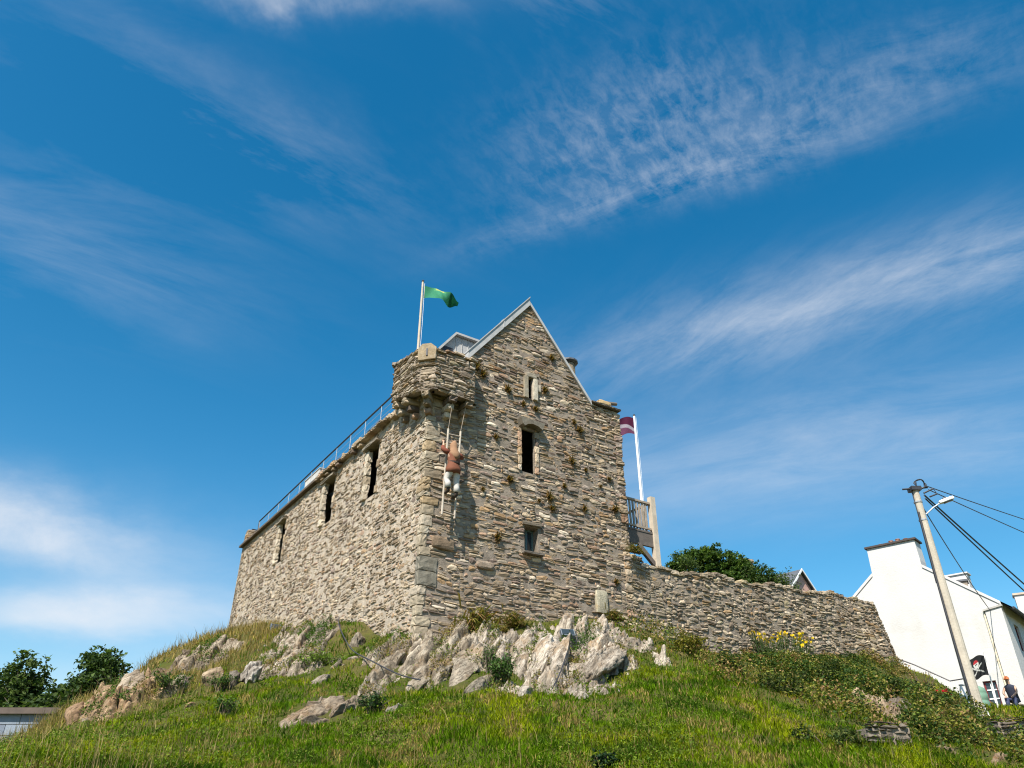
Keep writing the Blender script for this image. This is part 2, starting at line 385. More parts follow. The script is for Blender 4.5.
# ------------------------------------------------------------------ castle (local axes: x along the gable, y along the side wall, z up)
P0 = (-2.838, 23.231, 6.363); CR = math.atan2(.5547, .8321)
castle = thing('castle', 'grey rubble stone castle with steep gable and corner turret on the rocky mound', 'castle', P0, CR)
def cworld(x, y, z):
    return (P0[0]+x*math.cos(CR)-y*math.sin(CR), P0[1]+x*math.sin(CR)+y*math.cos(CR), P0[2]+z)
rg = random.Random(11)
AX, AZ, EZ_, SL = 4.2, 13.86, 10.05, 1.29          # gable apex and rake slope
GH = [(4.13, 4.33, 9.36, 10.24), (3.84, 4.38, 6.28, 7.98), (3.92, 4.5, 3.33, 4.27)]
LH = [(4.0, 4.86, 5.92, 8.0), (8.35, 9.3, 6.2, 8.12), (14.3, 15.05, 6.0, 8.0), (19.4, 19.6, 6.7, 7.3)]
mapG = lambda u, v, d: (u, -d, v)
mapL = lambda u, v, d: (-d, u, v)
quo = []; z = -.6; k = 0
QC = [(.40, .36, .29), (.47, .43, .35), (.34, .30, .24), (.54, .50, .43), (.42, .34, .23)]
while z < 8.0:
    h = rg.uniform(.14, .42); lg, ll = (rg.uniform(.3, .62), rg.uniform(.16, .3)) if rg.random() < .5 else (rg.uniform(.18, .32), rg.uniform(.25, .6))
    col = rg.choice(QC)
    if 1.55 < z < 2.5: h = .46; lg = .6; ll = .22; col = (.24, .24, .215)
    quo.append((z, z+h, lg, ll, col)); z += h; k += 1
def quoin_at(v, side):
    for q in quo:
        if q[0] <= v < q[1]: return q[2+side]
    return 0
def inG(u, v):
    if not (0 < u < 8.64) or v > AZ or v < -.5+.12*u: return False
    if v > EZ_ and abs(u-AX) > (AZ-v)/SL-.03: return False
    if any(a-.04 < u < b+.04 and c-.04 < v < e+.04 for a, b, c, e in GH): return False
    return u > quoin_at(v, 0)
def inL(u, v):
    if not (0 < u < 21.6) or v < .17*u-.9: return False
    if any(a-.05 < u < b+.05 and c-.05 < v < e+.05 for a, b, c, e in LH): return False
    return u > quoin_at(v, 1)
# gable wall
mb = MB()
st = pack(0, 8.7, -.5, 13.9, .08, .05, inG, rg, wr=((2, 8), (2, 8), (2, 7)), hw=(4.5, 4.5, 2.6))
lay(mb, st, mapG, PAL['gable'], rg, gap=.009, d=(-.014, .042), sd=3, warp=(.06, .06))
big = [(6.9, 7.45, 1.65, 2.5)]
mb.block((7.15, -.03, 2.1), (.5, .2, .8), .3, .03, (.40, .40, .33)); mb.block((.75, -.03, 3.05), (.8, .22, .42), .4, .05, (.21, .17, .13))
mb.block((2.35, -.03, 2.6), (.62, .16, .26), .45, .08, (.24, .21, .18)); 
gw = mb.build('gable_wall', M_['gable'], castle)
mb = MB()
sheet(mb, list(np.linspace(0, 8.62, 20)), list(np.linspace(-3, 13.9, 34))+[EZ_], GH, mapG, (.10, .08, .42))
me_bed = mb.build('mortar_bed', M_['mortar'], gw)
bm = bmesh.new(); bm.from_mesh(me_bed.data); bmesh.ops.remove_doubles(bm, verts=bm.verts, dist=1e-4)
for sgn in (-1, 1):
    nrm = Vector((sgn*SL, 0, 1)).normalized()
    bmesh.ops.bisect_plane(bm, geom=bm.verts[:]+bm.edges[:]+bm.faces[:], plane_co=(AX, 0, AZ), plane_no=nrm, clear_outer=True)
dl = [f for f in bm.faces if f.calc_center_median().z > EZ_ and f.calc_center_median().x > AX+(AZ-EZ_)/SL]
bmesh.ops.delete(bm, geom=dl, context='FACES'); bm.to_mesh(me_bed.data); bm.free()
# side wall
mb = MB()
st = pack(0, 21.7, -.9, 8.62, .08, .055, inL, rg, wr=((2, 6), (2, 6), (2, 6)), hw=(5, 4.5, 2))
lay(mb, st, mapL, PAL['side'], rg, gap=.011, d=(-.012, .036), sd=13, flip=True, rnd_c=.36)
sw = mb.build('side_wall', M_['side'], castle)
mb = MB(); sheet(mb, list(np.linspace(0, 21.7, 30)), list(np.linspace(-3, 8.6, 16)), LH, mapL, (.04, .04, .04, .2))
mb.build('mortar_bed', M_['mortar_pale'], sw)
mb = MB()      # plain back and far walls close the shell
mb.box((8.0, .02, -3), (8.6, 21.7, EZ_)); mb.box((.0, 21.1, -3), (8.0, 21.69, 8.55)); mb.box((0.01, .02, 8.3), (.7, 21.6, 8.58))
mb.prism([(.0, 8.5), (8.6, 8.5), (8.6, EZ_), (AX, 13.3), (.9, 9.6)], 21.2, 21.6)
mb.box((.02, .02, 7.6), (1.6, 2.1, 9.4)); 
mb.build('rear_wall', M_['mortar_pale'], castle)
# quoins
mb = MB()
for z0, z1, lg, ll, col in quo:
    mb.block(((lg-.05)/2, (ll-.05)/2, (z0+z1)/2), (lg+.04, ll+.04, z1-z0-.015), .12, .07, col)
mb.build('corner_quoins', M_['dressed'], castle)
# right-hand corner: ragged ends of the courses
mb = MB(); z = .8
while z < EZ_-.1:
    h = rg.uniform(.08, .3); mb.block((8.55, .2+rg.uniform(-.03, .05), z+h/2), (.3+rg.uniform(0, .12), .5, h-.015), .16, .06, pick(PAL['gable'], rg)); z += h
mb.build('ragged_corner_stones', M_['gable'], castle)
# wall-head slates on the right shoulder
mb = MB()
for k in range(5): mb.block((7.35+k*.3, .1, EZ_+.06+.01*(k % 2)), (.32, .5, .07), .1, .05, (.16, .15, .14))
mb.build('wall_head_slates', M_['gable'], castle)
# ragged stones and coping on the side wall head
mb = MB(); y = 2.15
while y < 9.85:
    w = rg.uniform(.2, .55); h = rg.uniform(.1, .26)
    mb.block((.10-rg.uniform(0, .14), y+w/2, 8.55+h/2-.04), (.55, w*.96, h), .14, .07, pick(PAL['side'], rg)); y += w
y = 2.3
while y < 9.7:
    w = rg.uniform(.25, .5)
    if rg.random() < .75: mb.block((-.07, y+w/2, 8.45-rg.uniform(0, .06)), (.28+rg.uniform(0, .1), w*.8, rg.uniform(.07, .15)), .14, .06, pick(PAL['gable'], rg))
    y += w+rg.uniform(.1, .5)
mb.build('ragged_wall_head', M_['side'], castle)
mb = MB(); y = 9.9
while y < 21.7:
    w = min(rg.uniform(.8, 1.2), 21.72-y); mb.block((.1, y+w/2, 8.66+rg.uniform(-.01, .01)), (.6, w*.985, .11), .06, .012, (.115, .10, .085)); y += w
mb.build('slate_coping', M_['gable'], castle)
# far-end stub
mb = MB()
for k in range(5): mb.block((.25, 21.35, 8.78+k*.17), (.62-.03*k, .62-.03*k, .165), .3, .05, pick(PAL['gable'], rg))
mb.build('end_stub', M_['gable'], castle)
# roof
mb = MB(); rz = AZ-.32
mb.add([(AX, .12, rz), (AX, 21.2, rz), (1.15, 21.2, rz-3.05*SL*1.02), (1.15, .12, rz-3.05*SL*1.02), (8.2, .12, rz-4.0*SL*.93), (8.2, 21.2, rz-4.0*SL*.93),
        (AX, .12, rz-.2), (AX, 21.2, rz-.2)], [(0, 1, 2, 3), (0, 4, 5, 1), (6, 7, 2, 3), (6, 4, 5, 7)])
mb.add([(.5, .1, 8.59), (.5, 21.2, 8.59), (1.3, 21.2, 9.4), (1.3, .1, 9.4)], [(0, 1, 2, 3)])
mb.build('roof', M_['slate'], castle)
# rake flashings
def rake(x0, x1, th, y0, y1, off):
    m = MB(); za = AZ-abs(x0-AX)*SL; zb = AZ-abs(x1-AX)*SL
    m.prism([(x0, za+off), (x1, zb+off), (x1, zb+off-th), (x0, za+off-th)], y0, y1); return m
m = rake(1.42, AX+.03, .36, -.10, .25, .20); m.box((2.95, -.115, AZ-1.25*SL-.14), (3.0, .1, AZ-1.22*SL+.2)); m.v = [(x, y, z-.0) for x, y, z in m.v]; r1 = m.build('rake_flashing', M_['lead'], castle)
m = rake(AX-.03, 7.22, .17, -.085, .25, .14); m.build('rake_flashing', M_['lead'], castle)
m = rake(1.40, AX+.03, .06, -.13, .28, .26); m.build('capping', M_['lead'], r1)
# lead dormer box behind the turret
mb = MB()
mb.prism([(1.25, 10.3), (2.95, 10.3), (2.95, 12.25), (1.78, 12.25), (1.25, 11.55)], 1.7, 3.6, (1, 1, 1))
dm = mb.build('roof_dormer', M_['lead'], castle)
mb = MB(); mb.prism([(1.02, 11.35), (1.78, 12.37), (3.05, 12.37), (3.05, 12.28), (1.82, 12.28), (1.09, 11.3)], 1.55, 3.7)
for k in range(4): mb.box((1.85+k*.28, 1.675, 10.4), (1.87+k*.28, 1.70, 12.27))
mb.build('dormer_roof', M_['lead'], dm)
mb = MB(); mb.box((1.28, 1.66, 10.9), (1.72, 1.697, 11.62)); mb.build('dormer_opening_shade', M_['dark'], dm)  # dark panel on the solid dormer, in place of the shade inside an opening
# small stone chimney behind the right rake
mb = MB(); ring = lambda r, zz, cx=6.95, cy=1.0: [(cx+r*math.cos(t*math.pi/6), cy+r*math.sin(t*math.pi/6), zz) for t in range(12)]
mb.loft([ring(.29, 10.0), ring(.29, 12.15), ring(.27, 12.3)], (.3, .27, .22)); cm = mb.build('chimney', M_['gable'], castle)
mb = MB(); mb.loft([ring(.30, 12.303), ring(.42, 12.36), ring(.42, 12.43), ring(.05, 12.55)], (.1, .1, .1)); mb.build('chimney_cap', M_['slate'], cm)
# window dressings
mb = MB(); c0 = (.22, .215, .19)
ln = [(3.62, 8.30), (4.70, 8.30), (4.58, 8.0), (4.40, 8.10), (4.15, 8.14), (3.92, 8.08), (3.80, 7.98), (3.70, 8.05)]
mb.prism(ln, -.30, .1, c0); w = mb.build('window_hood', M_['dressed'], castle)
for a, b in ((3.64, 3.83), (4.39, 4.6)):
    z = 6.3
    while z < 7.95:
        h = min(rg.uniform(.2, .4), 7.98-z); mb = MB(); mb.block(((a+b)/2, .03, z+h/2), ((b-a)*rg.uniform(.6, 1.1), .17, h-.01), .12, .08, pick(PAL['gable'], rg)); mb.build('jamb_stone', M_['gable'], castle); z += h
mb = MB()
mb.block((4.44, .0, 9.78), (.2, .24, .92), .1, .02, (.62, .60, .53)); mb.block((4.25, .0, 10.36), (.5, .22, .2), .15, .03, (.42, .4, .35)); mb.block((4.62, .02, 9.9), (.2, .2, .3), .15, .03, (.55, .52, .45))
mb.block((4.02, .0, 9.8), (.2, .2, .95), .1, .03, (.38, .36, .3)); mb.build('slit_surround', M_['dressed'], castle)
mb = MB(); mb.block((4.2, -.06, 3.29), (.82, .34, .07), .1, .04, (.16, .15, .14)); mb.build('window_sill', M_['dressed'], castle); mb = MB(); mb.block((4.21, 0, 4.36), (.8, .2, .14), .2, .05, (.2, .18, .15)); mb.build('window_lintel', M_['dressed'], castle)
mb = MB(); mb.box((3.93, .3, 3.34), (3.99, .36, 4.26)); mb.box((4.43, .3, 3.34), (4.49, .36, 4.26)); mb.box((4.17, .3, 3.34), (4.22, .36, 4.26)); mb.box((3.99, .3, 4.2), (4.43, .36, 4.26)); mb.box((3.99, .3, 3.34), (4.17, .36, 3.39)); mb.box((4.22, .3, 3.34), (4.43, .36, 3.39))
wf = mb.build('window_frame', plain('green_paint', (.10, .15, .14), .5), castle)
mb = MB(); mb.box((3.99, .33, 3.39), (4.43, .338, 4.2)); mb.build('pane', M_['glass'], wf)
# side-wall window dressings: broken pale jambs and protruding lintels
for a, b, c, e in LH[:3]:
    z = c
    while z < e-.05:
        h = min(rg.uniform(.2, .45), e-z); mb = MB(); mb.block((.02-rg.uniform(0, .05), b+rg.uniform(.06, .12), z+h/2), (.2, rg.uniform(.2, .36), h-.01), .12, .1, pick([((.60, .56, .48), 3), ((.42, .37, .29), 1.5), ((.3, .25, .19), .7)], rg)); mb.build('jamb_stone', M_['dressed'], castle)
        if rg.random() < .6: mb = MB(); mb.block((.03, a-.07, z+h/2), (.16, .2, h-.02), .14, .08, pick(PAL['side'], rg)); mb.build('jamb_stone', M_['side'], castle)
        z += h
    mb = MB(); mb.block((.0, (a+b)/2+.1, e+.07), (.42, b-a+.5, .14), .14, .08, (.30, .28, .24));
    mb.build('window_lintel', M_['dressed'], castle)
# corner turret (machicolated)
TP = [(0.0, 2.25), (-.55, 1.95), (-.57, -.1), (-.12, -.57), (1.45, -.57), (1.45, .0)]
TL = np.cumsum([0]+[math.dist(TP[i], TP[i+1]) for i in range(5)])
def mapT(u, v, d):
    u = min(max(u, 0), TL[-1]-1e-6); k = int(np.searchsorted(TL, u, 'right')-1); k = min(k, 4)
    (x0, y0), (x1, y1) = TP[k], TP[k+1]; t = (u-TL[k])/(TL[k+1]-TL[k]); L = TL[k+1]-TL[k]
    nx, ny = (y1-y0)/L, -(x1-x0)/L
    return (x0+(x1-x0)*t+nx*d, y0+(y1-y0)*t+ny*d, v)
def t_bot(u): return 8.12+max(0, TL[2]-u)*.24
def t_top(u):
    if u < TL[2]: return 9.72+(TL[2]-u)*.22
    return 9.72+.06*math.sin(u*5)-(.0 if u < TL[3] else -.05*(u-TL[3]))
mb = MB()
lay(mb, pack(0, TL[-1], 8.1, 10.5, .075, .055, lambda u, v: t_bot(u) < v < t_top(u), rg), mapT, PAL['wall'], rg, d=(.01, .07), sd=21, warp=(.03, .03))
tu = mb.build('turret', M_['gable'], castle)
mb = MB()
U = list(np.linspace(0, TL[-1]-1e-4, 40))+list(TL[1:-1]); U.sort()
for i in range(len(U)-1):
    a, b = U[i], U[i+1]
    P = [mapT(a, t_bot(a)+.02, 0), mapT(b, t_bot(b)+.02, 0), mapT(b, t_top(b)-.06, 0), mapT(a, t_top(a)-.06, 0)]
    Q = [mapT(a, t_bot(a)+.02, -.28), mapT(b, t_bot(b)+.02, -.28), mapT(b, t_top(b)-.06, -.28), mapT(a, t_top(a)-.06, -.28)]
    mb.add(P+Q, [(0, 1, 2, 3), (4, 5, 6, 7), (0, 1, 5, 4), (3, 2, 6, 7)], (.8, .8, .8))
mb.prism([(0.3, 2.0), (-.4, 1.9), (-.42, -.1), (-.1, -.42), (1.3, -.42), (1.3, .3), (.3, .3)], 9.0, 9.15, axis=2)
mb.build('turret_core', M_['mortar'], tu)
mb = MB()
u = .1
while u < TL[-1]-.2:
    w = rg.uniform(.2, .45); x, y, _ = mapT(u+w/2, 0, -.1); xa, ya, _ = mapT(u, 0, -.1); xb, yb, _ = mapT(u+w, 0, -.1)
    mb.block((x, y, t_top(u+w/2)+.02), (w*.98, .36, rg.uniform(.07, .13)), .18, .08, pick(PAL['gable'], rg), rotm(math.atan2(yb-ya, xb-xa))); u += w
mb.build('turret_cope', M_['gable'], tu)
mb = MB(); Mr = rotm(math.radians(-45))
mb.block((-.36, -.36, 9.55), (.66, .2, .50), .1, .04, (.40, .345, .25), Mr)
mb.prism([(-.32, 9.78), (.32, 9.78), (.12, 9.96), (-.2, 9.96)], -.09, .09, (.40, .345, .25)); 
for i in range(8): x, y, zz = mb.v[-8+i]; q = Mr @ np.array([x, y, 0]); mb.v[-8+i] = (q[0]-.36, q[1]-.36, zz)
lp = mb.build('loop_stone', M_['dressed'], tu)
mb = MB(); mb.box((-.03, -.125, 9.45), (.03, -.105, 9.74), M=None)
for i in range(8): x, y, zz = mb.v[-8+i]; q = Mr @ np.array([x, y, 0]); mb.v[-8+i] = (q[0]-.36, q[1]-.36, zz)
mb.build('loop_slot_shade', M_['dark'], lp)  # dark strip on the stone's face, in place of the slot's inner shade
# corbels
for (cx, cy, rz_, zt) in ((.62, 0, 0, 8.12), (1.27, 0, 0, 8.1), (.02, .02, -math.pi/4, 8.12), (0, .85, -math.pi/2, 8.3), (0, 1.62, -math.pi/2, 8.5)):
    mb = MB(); R = rotm(rz_)
    for k, (pj, hh) in enumerate(((.60, .24), (.42, .24), (.22, .22))):
        zc = zt-.12-k*.235
        mb.block(tuple(R @ np.array([0, -pj/2+.06, 0])+np.array([cx, cy, zc])), (.30-.03*k+rg.uniform(-.03, .03), pj+.12, hh*.97), .24, .10, pick(PAL['gable'], rg), R)
    mb.build('corbel', M_['dressed'], castle)
# roof rail along the side wall
mb = MB(); mb.tube([(.12, 2.2, 9.84), (.12, 10, 9.74), (.12, 19.6, 9.56)], .035, 8, (.2, .2, .2)); rl = mb.build('roof_rail', M_['dark'], castle)
for k in range(12):
    y = 2.9+k*1.51; mb = MB(); mb.tube([(.12, y, 8.5), (.12, y, 9.83-.0155*(y-2))], .013, 6); mb.build('rail_post', M_['steel'], rl)
mb = MB(); mb.tube([(.12, 19.6, 9.56), (.12, 19.6, 8.5)], .035, 6); mb.tube([(-.2, 19.6, 9.05), (.5, 19.6, 9.05)], .03, 6); mb.build('rail_end_post', M_['dark'], rl)
for zz in (9.05, 9.33):
    mb = MB(); mb.tube([(.12, 2.9, zz+.2), (.12, 19.6, zz)], .008, 5); mb.build('rail_wire', M_['steel'], rl)
mb = MB(); mb.box((.9, 13.2, 8.9), (2.0, 15.2, 10.5)); sb = mb.build('roof_hatch', plain('pale_render', (.5, .48, .44), .8), castle)
mb = MB(); mb.box((.87, 13.15, 10.503), (2.05, 15.25, 10.55)); mb.build('hatch_lid', M_['lead'], sb)
# tan waterspout with dark muzzle on the right shoulder
mb = MB(); mb.block((7.95, .05, EZ_+.22), (.62, .3, .22), .3, .05, (.48, .34, .17)); mb.tube([(8.0, .05, EZ_+.28), (8.62, .02, EZ_+.40)], [.09, .07], 10, (.16, .13, .1)); mb.block((8.1, .05, EZ_+.12), (.2, .2, .12), .2, .03, (.6, .58, .52))
sp = mb.build('wall_spout', M_['paint'], None); sp.location = P0; sp.rotation_euler = (0, 0, CR)
tag(sp, "tan spout with dark muzzle lying on the castle's wall head below the gable slope", 'spout')
# tufts rooted in the joints of the gable
def tuft_arrays(n, h, spread, rs, cols):
    A = rs.uniform(0, 2*np.pi, n); L = h*rs.uniform(.5, 1.1, n); W = .012*rs.uniform(.7, 1.5, n)
    base = np.stack([rs.normal(0, spread*.4, n), rs.normal(0, spread*.15, n), rs.normal(0, spread*.3, n)], 1)
    d = np.stack([np.cos(A)*.8, -np.abs(np.sin(A))*.6-.15, rs.uniform(-.1, .9, n)], 1); d /= np.linalg.norm(d, axis=1)[:, None]
    sd = np.stack([-np.sin(A), np.cos(A), 0*A], 1)
    mid = base+d*L[:, None]*.55+np.array([0, 0, .02]); tip = base+d*L[:, None]; tip[:, 2] -= L*.25
    V = np.stack([base-sd*W[:, None], base+sd*W[:, None], mid+sd*W[:, None]*1.3, mid-sd*W[:, None]*1.3, tip], 1)
    C = np.array(cols)[rs.integers(0, len(cols), n)]; C = C*rs.uniform(.7, 1.3, (n, 1))
    return V, C
def blades_mesh(name, V, C, mat, parent=None):
    n = len(V); VV = V.reshape(-1, 3); b = np.arange(n)[:, None]*5
    F = np.concatenate([b+np.array([[0, 1, 2]]), b+np.array([[0, 2, 3]]), b+np.array([[3, 2, 4]])], 0)
    return mesh_np(name, VV, F, np.repeat(C, 5, 0), mat, parent)
rs = np.random.default_rng(5)
tsp = [(4.45, 8.95), (6.55, 8.62), (6.1, 7.2), (6.75, 7.0), (7.45, 6.5), (8.1, 5.7), (7.9, 6.9), (3.2, 9.4), (2.1, 9.7), (3.3, 5.8), (2.2, 5.2), (2.8, 3.6), (4.55, 5.3), (5.1, 5.1), (5.7, 6.1), (7.9, 2.9), (1.75, 8.3), (6.3, 8.9), (4.9, 9.9), (2.7, 7.3), (5.3, 11.5), (5.0, 5.5), (6.6, 5.4), (3.9, 9.0), (1.8, 9.9)]
V0, C0 = tuft_arrays(110, .2, .17, rs, [(.20, .115, .045), (.13, .11, .03), (.25, .15, .06), (.12, .08, .035)])
tf = blades_mesh('wall_tuft', V0, C0, M_['grass'])
for k, (x, zz) in enumerate(tsp):
    o = tf if k == 0 else link(tf.copy())
    o.location = cworld(x, -.03, zz); s_ = rg.uniform(.45, 1.1); o.scale = (s_, s_, s_*rg.uniform(.8, 1.5)); o.rotation_euler = (0, rg.uniform(-.3, .3), CR)
    tag(o, "brown green tuft of grass rooted in a joint of the castle's gable wall", 'plant', 'tufts in the gable wall')
V1, C1 = tuft_arrays(500, .55, .55, rs, [(.16, .15, .03), (.22, .17, .06), (.10, .12, .025), (.20, .12, .05)]); V1[:, :, 2] = np.abs(V1[:, :, 2])
for (x, zz, lab, s_) in ((2.05, .35, 'tall dry yellow grass clump at the foot of the gable beside the dark rock', 1.6), (3.3, .75, 'short ochre grass clump at the gable foot above the pale rock fins', .9), (7.5, 1.45, 'rusty grass clump at the gable foot under the large pale wall stone', .8), (8.7, 4.05, 'green grass tuft on the stone wall top beneath the timber balcony', .7)):
    o = blades_mesh('grass_clump', V1, C1, M_['grass']); o.location = cworld(x, -.25, zz); o.rotation_euler = (0, 0, CR); o.scale = (s_, s_*.6, s_)
    tag(o, lab, 'grass clump', 'clumps along the gable foot')

# ------------------------------------------------------------------ balcony, flags, ladder, figure
balcony = thing('balcony', 'weathered timber balcony with baluster rail fixed to the castle behind its gable corner', 'balcony', P0, CR)
bx0, bx1, by0, by1, bz = 8.66, 10.72, .8, 2.6, 5.55
mb = MB(); mb.box((bx0, by0-.05, bz-.08), (bx1, by1, bz)); mb.box((bx0, by0-.03, bz-.62), (bx1, by0+.08, bz-.085)); mb.box((bx0, by1-.1, bz-.5), (bx1, by1, bz-.085)); mb.build('deck', M_['wood_dark'], balcony)
mb = MB(); mb.box((bx0, by0-.06, bz+1.18), (bx1-.02, by0+.06, bz+1.26)); rl = mb.build('rail', M_['wood'], balcony); mb = MB(); mb.box((bx0, by0-.04, bz+.08), (bx1-.02, by0+.04, bz+.16)); mb.build('bottom_rail', M_['wood'], rl)
k = 0; x = bx0+.12
while x < bx1-.1:
    mb = MB(); mb.box((x-.045, by0-.02, bz+.163), (x+.045, by0+.02, bz+1.178)); mb.build('baluster', M_['wood'], rl); x += .17
mb = MB(); mb.box((bx1-.08, by0, bz+1.18), (bx1, by1, bz+1.26)); 
y = by0+.2
while y < by1: mb.box((bx1-.06, y, bz+.003), (bx1-.02, y+.08, bz+1.178)); y += .18
mb.build('side_rail', M_['wood'], balcony)
mb = MB(); mb.box((bx1+.003, by0-.12, 3.4), (bx1+.24, by0+.1, bz+1.52)); mb.build('post', M_['wood_pale'], balcony)
for (p, q) in (((9.1, by0+.02, 4.3), (9.6, by0+.02, bz-.64)), ((10.7, by0+.02, 4.25), (9.95, by0+.02, bz-.64)), ((9.2, by1-.2, bz-.55), (10.7, by1-.2, 4.1))):
    mb = MB(); d = np.array(q)-np.array(p); L = np.linalg.norm(d); an = math.atan2(d[2], d[0])
    mb.box((0, -.07, -.09), (L, .07, .09), M=rotm(0, -an), off=p); mb.build('brace', M_['wood_dark'], balcony)

def flag_part(name, org, dirv, W, H, colf, parent, droop=.25, amp=.09, tw=0., nx=56, ny=40):
    "cloth hanging off a pole: org = hoist top, dirv = fly direction (unit, horizontal)"
    V = []; C = []; F = []; d = np.array(dirv); nrm = np.array([-d[1], d[0], 0])
    for i in range(nx+1):
        t = i/nx
        for j in range(ny+1):
            s_ = j/ny
            sh = 1-tw*t
            w = amp*math.sin(t*7+s_*1.6)*t**.7 + amp*.5*math.sin(t*15-s_*3)*t
            zz = -s_*H*sh - droop*t*t - droop*.4*t*s_*math.sin(t*3) + .075*math.sin(t*6.5+.3)*t**.5
            V.append(np.array(org)+d*(W*t*(1-.06*s_*t))+nrm*w+np.array([0, 0, zz])); C.append(colf(t, s_))
    for i in range(nx):
        for j in range(ny): a = i*(ny+1)+j; F.append((a, a+1, a+ny+2, a+ny+1))
    mb = MB(); mb.add(V, F, C); mb.smooth = True
    o = mb.build(name, mat_flag, parent); return o
mat_flag = mat_leaf('flag_cloth', .8, .35, .1)
def flagpole(label, loc, L, r, mat, group=None):
    t = thing('flagpole', label, 'flagpole', loc, CR, group)
    mb = MB(); mb.tube([(0, 0, 0), (0, 0, L)], [r, r*.75], 10); mb.build('pole', mat, t)
    mb = MB(); mb.loft([[(q*math.cos(a*math.pi/4), q*math.sin(a*math.pi/4), L+h) for a in range(8)] for q, h in ((.01, 0), (.05, .02), (.055, .06), (.02, .10))]); mb.build('finial', M_['dark'], t)
    mb = MB(); mb.tube([(r+.02, -.02, .3), (r+.03, -.03, L*.5), (r+.02, -.02, L-.05)], .006, 4); mb.build('halyard', M_['white'], t)
    return t
fp = flagpole('pale pole flying the green flag from the top of the corner turret', cworld(-.52, .12, 9.2), 3.75, .05, M_['wood_pale'])
def green(t, s_):
    c = (.06, .27, .16)
    if .28 < t < .62 and s_ < .26+.10*math.sin(t*9): c = (.42, .48, .16) if abs(t-.45) < .12 and s_ < .2 else (.10, .34, .17)
    if t > .72: c = (.012, .095, .06)
    return c
def gflag(): 
    fl = flag_part('flag', (.06, 0, 3.6), (.93, -.36, 0), 1.36, .56, green, fp, droop=.46, amp=.20, tw=.62); return fl
gflag()
fp2 = flagpole('white pole on the timber balcony flying the maroon flag', cworld(10.56, 1.05, bz), 5.35, .062, M_['white'])
def maroon(t, s_):
    k = s_*.85-(1-t)*.62
    if abs(k-.02) < .085: return (.40, .34, .40)
    if t > .5 and s_ > .5: return (.03, .02, .05)
    return (.09, .016, .045) if k < .0 else (.16, .055, .11)
flag_part('flag', (-.07, 0, 5.25), (-.9, .43, 0), 1.3, .80, maroon, fp2, droop=.42, amp=.13, tw=.2)

# ladder hung below the turret
ladder = thing('ladder', 'pale wooden ladder hanging on ropes below the castle turret', 'ladder', cworld(.7, -.3, 3.8), CR)
def lp_(x, y, z): return (x-.7, y+.3, z-3.8)
A0, A1 = (.46, -.42, 3.82), (.62, -.30, 6.95); B0, B1 = (.92, -.42, 3.78), (1.1, -.30, 6.98)
for a, b in ((A0, A1), (B0, B1)):
    mb = MB(); d = np.array(b)-np.array(a); mb.tube([lp_(*a), lp_(*(np.array(a)+d*.5)), lp_(*b)], .036, 8); mb.build('rail', M_['wood_ladder'], ladder)
NR = 10
for k in range(NR):
    t = (k+.35)/NR; a = np.array(A0)+(np.array(A1)-np.array(A0))*t; b = np.array(B0)+(np.array(B1)-np.array(B0))*t
    e = (b-a)*.06; mb = MB(); mb.tube([lp_(*(a-e)), lp_(*(b+e))], .03, 7); mb.build('rung', M_['wood'], ladder)
for a, b in ((A1, (.66, -.5, 8.14)), (B1, (1.2, -.5, 8.14))):
    mb = MB(); mb.tube([lp_(*a), lp_(*b)], .011, 6); mb.build('rope', M_['wood'], ladder)

def skin_body(name, J, E, R, parent, mat, root=0, sub=1):
    me = bpy.data.meshes.new(name); me.from_pydata([tuple(p) for p in J], E, []); me.update()
    o = link(bpy.data.objects.new(name, me), parent)
    md = o.modifiers.new('Skin', 'SKIN'); md.use_smooth_shade = True
    sv = me.skin_vertices if len(me.skin_vertices) else None
    if sv is None:
        bm = bmesh.new(); bm.from_mesh(me); bm.verts.layers.skin.verify(); bm.to_mesh(me); bm.free(); sv = me.skin_vertices
    for i, r in enumerate(R):
        r = (r, r) if np.isscalar(r) else r
        sv[0].data[i].radius = r; sv[0].data[i].use_root = (i == root)
    s_ = o.modifiers.new('Sub', 'SUBSURF'); s_.levels = sub; s_.render_levels = sub
    me.materials.append(mat); return o
class Sk:
    def __init__(s): s.J = []; s.E = []; s.R = []
    def j(s, p, r, par=None):
        s.J.append(tuple(p)); s.R.append(r); i = len(s.J)-1
        if par is not None: s.E.append((par, i))
        return i
def hand(k, wrist, side, up, fwd, par):
    "palm plus five curled fingers: up = along the hand, fwd = curl direction, side = thumb side"
    u, f, s_ = np.array(up, float), np.array(fwd, float), np.array(side, float); w = np.array(wrist)
    palm = k.j(w+u*.05, (.030, .016), par)
    for i, (off, L) in enumerate(((.032, .068), (.011, .078), (-.011, .072), (-.032, .056))):
        a = k.j(w+u*.095+s_*off, .0095, palm); b = k.j(w+u*(.095+L*.45)+s_*off+f*.018, .0085, a); k.j(w+u*(.095+L*.35)+s_*off+f*(.018+L*.5), .0075, b)
    a = k.j(w+u*.04+s_*.042+f*.012, .0105, palm); k.j(w+u*.066+s_*.056+f*.04, .009, a)
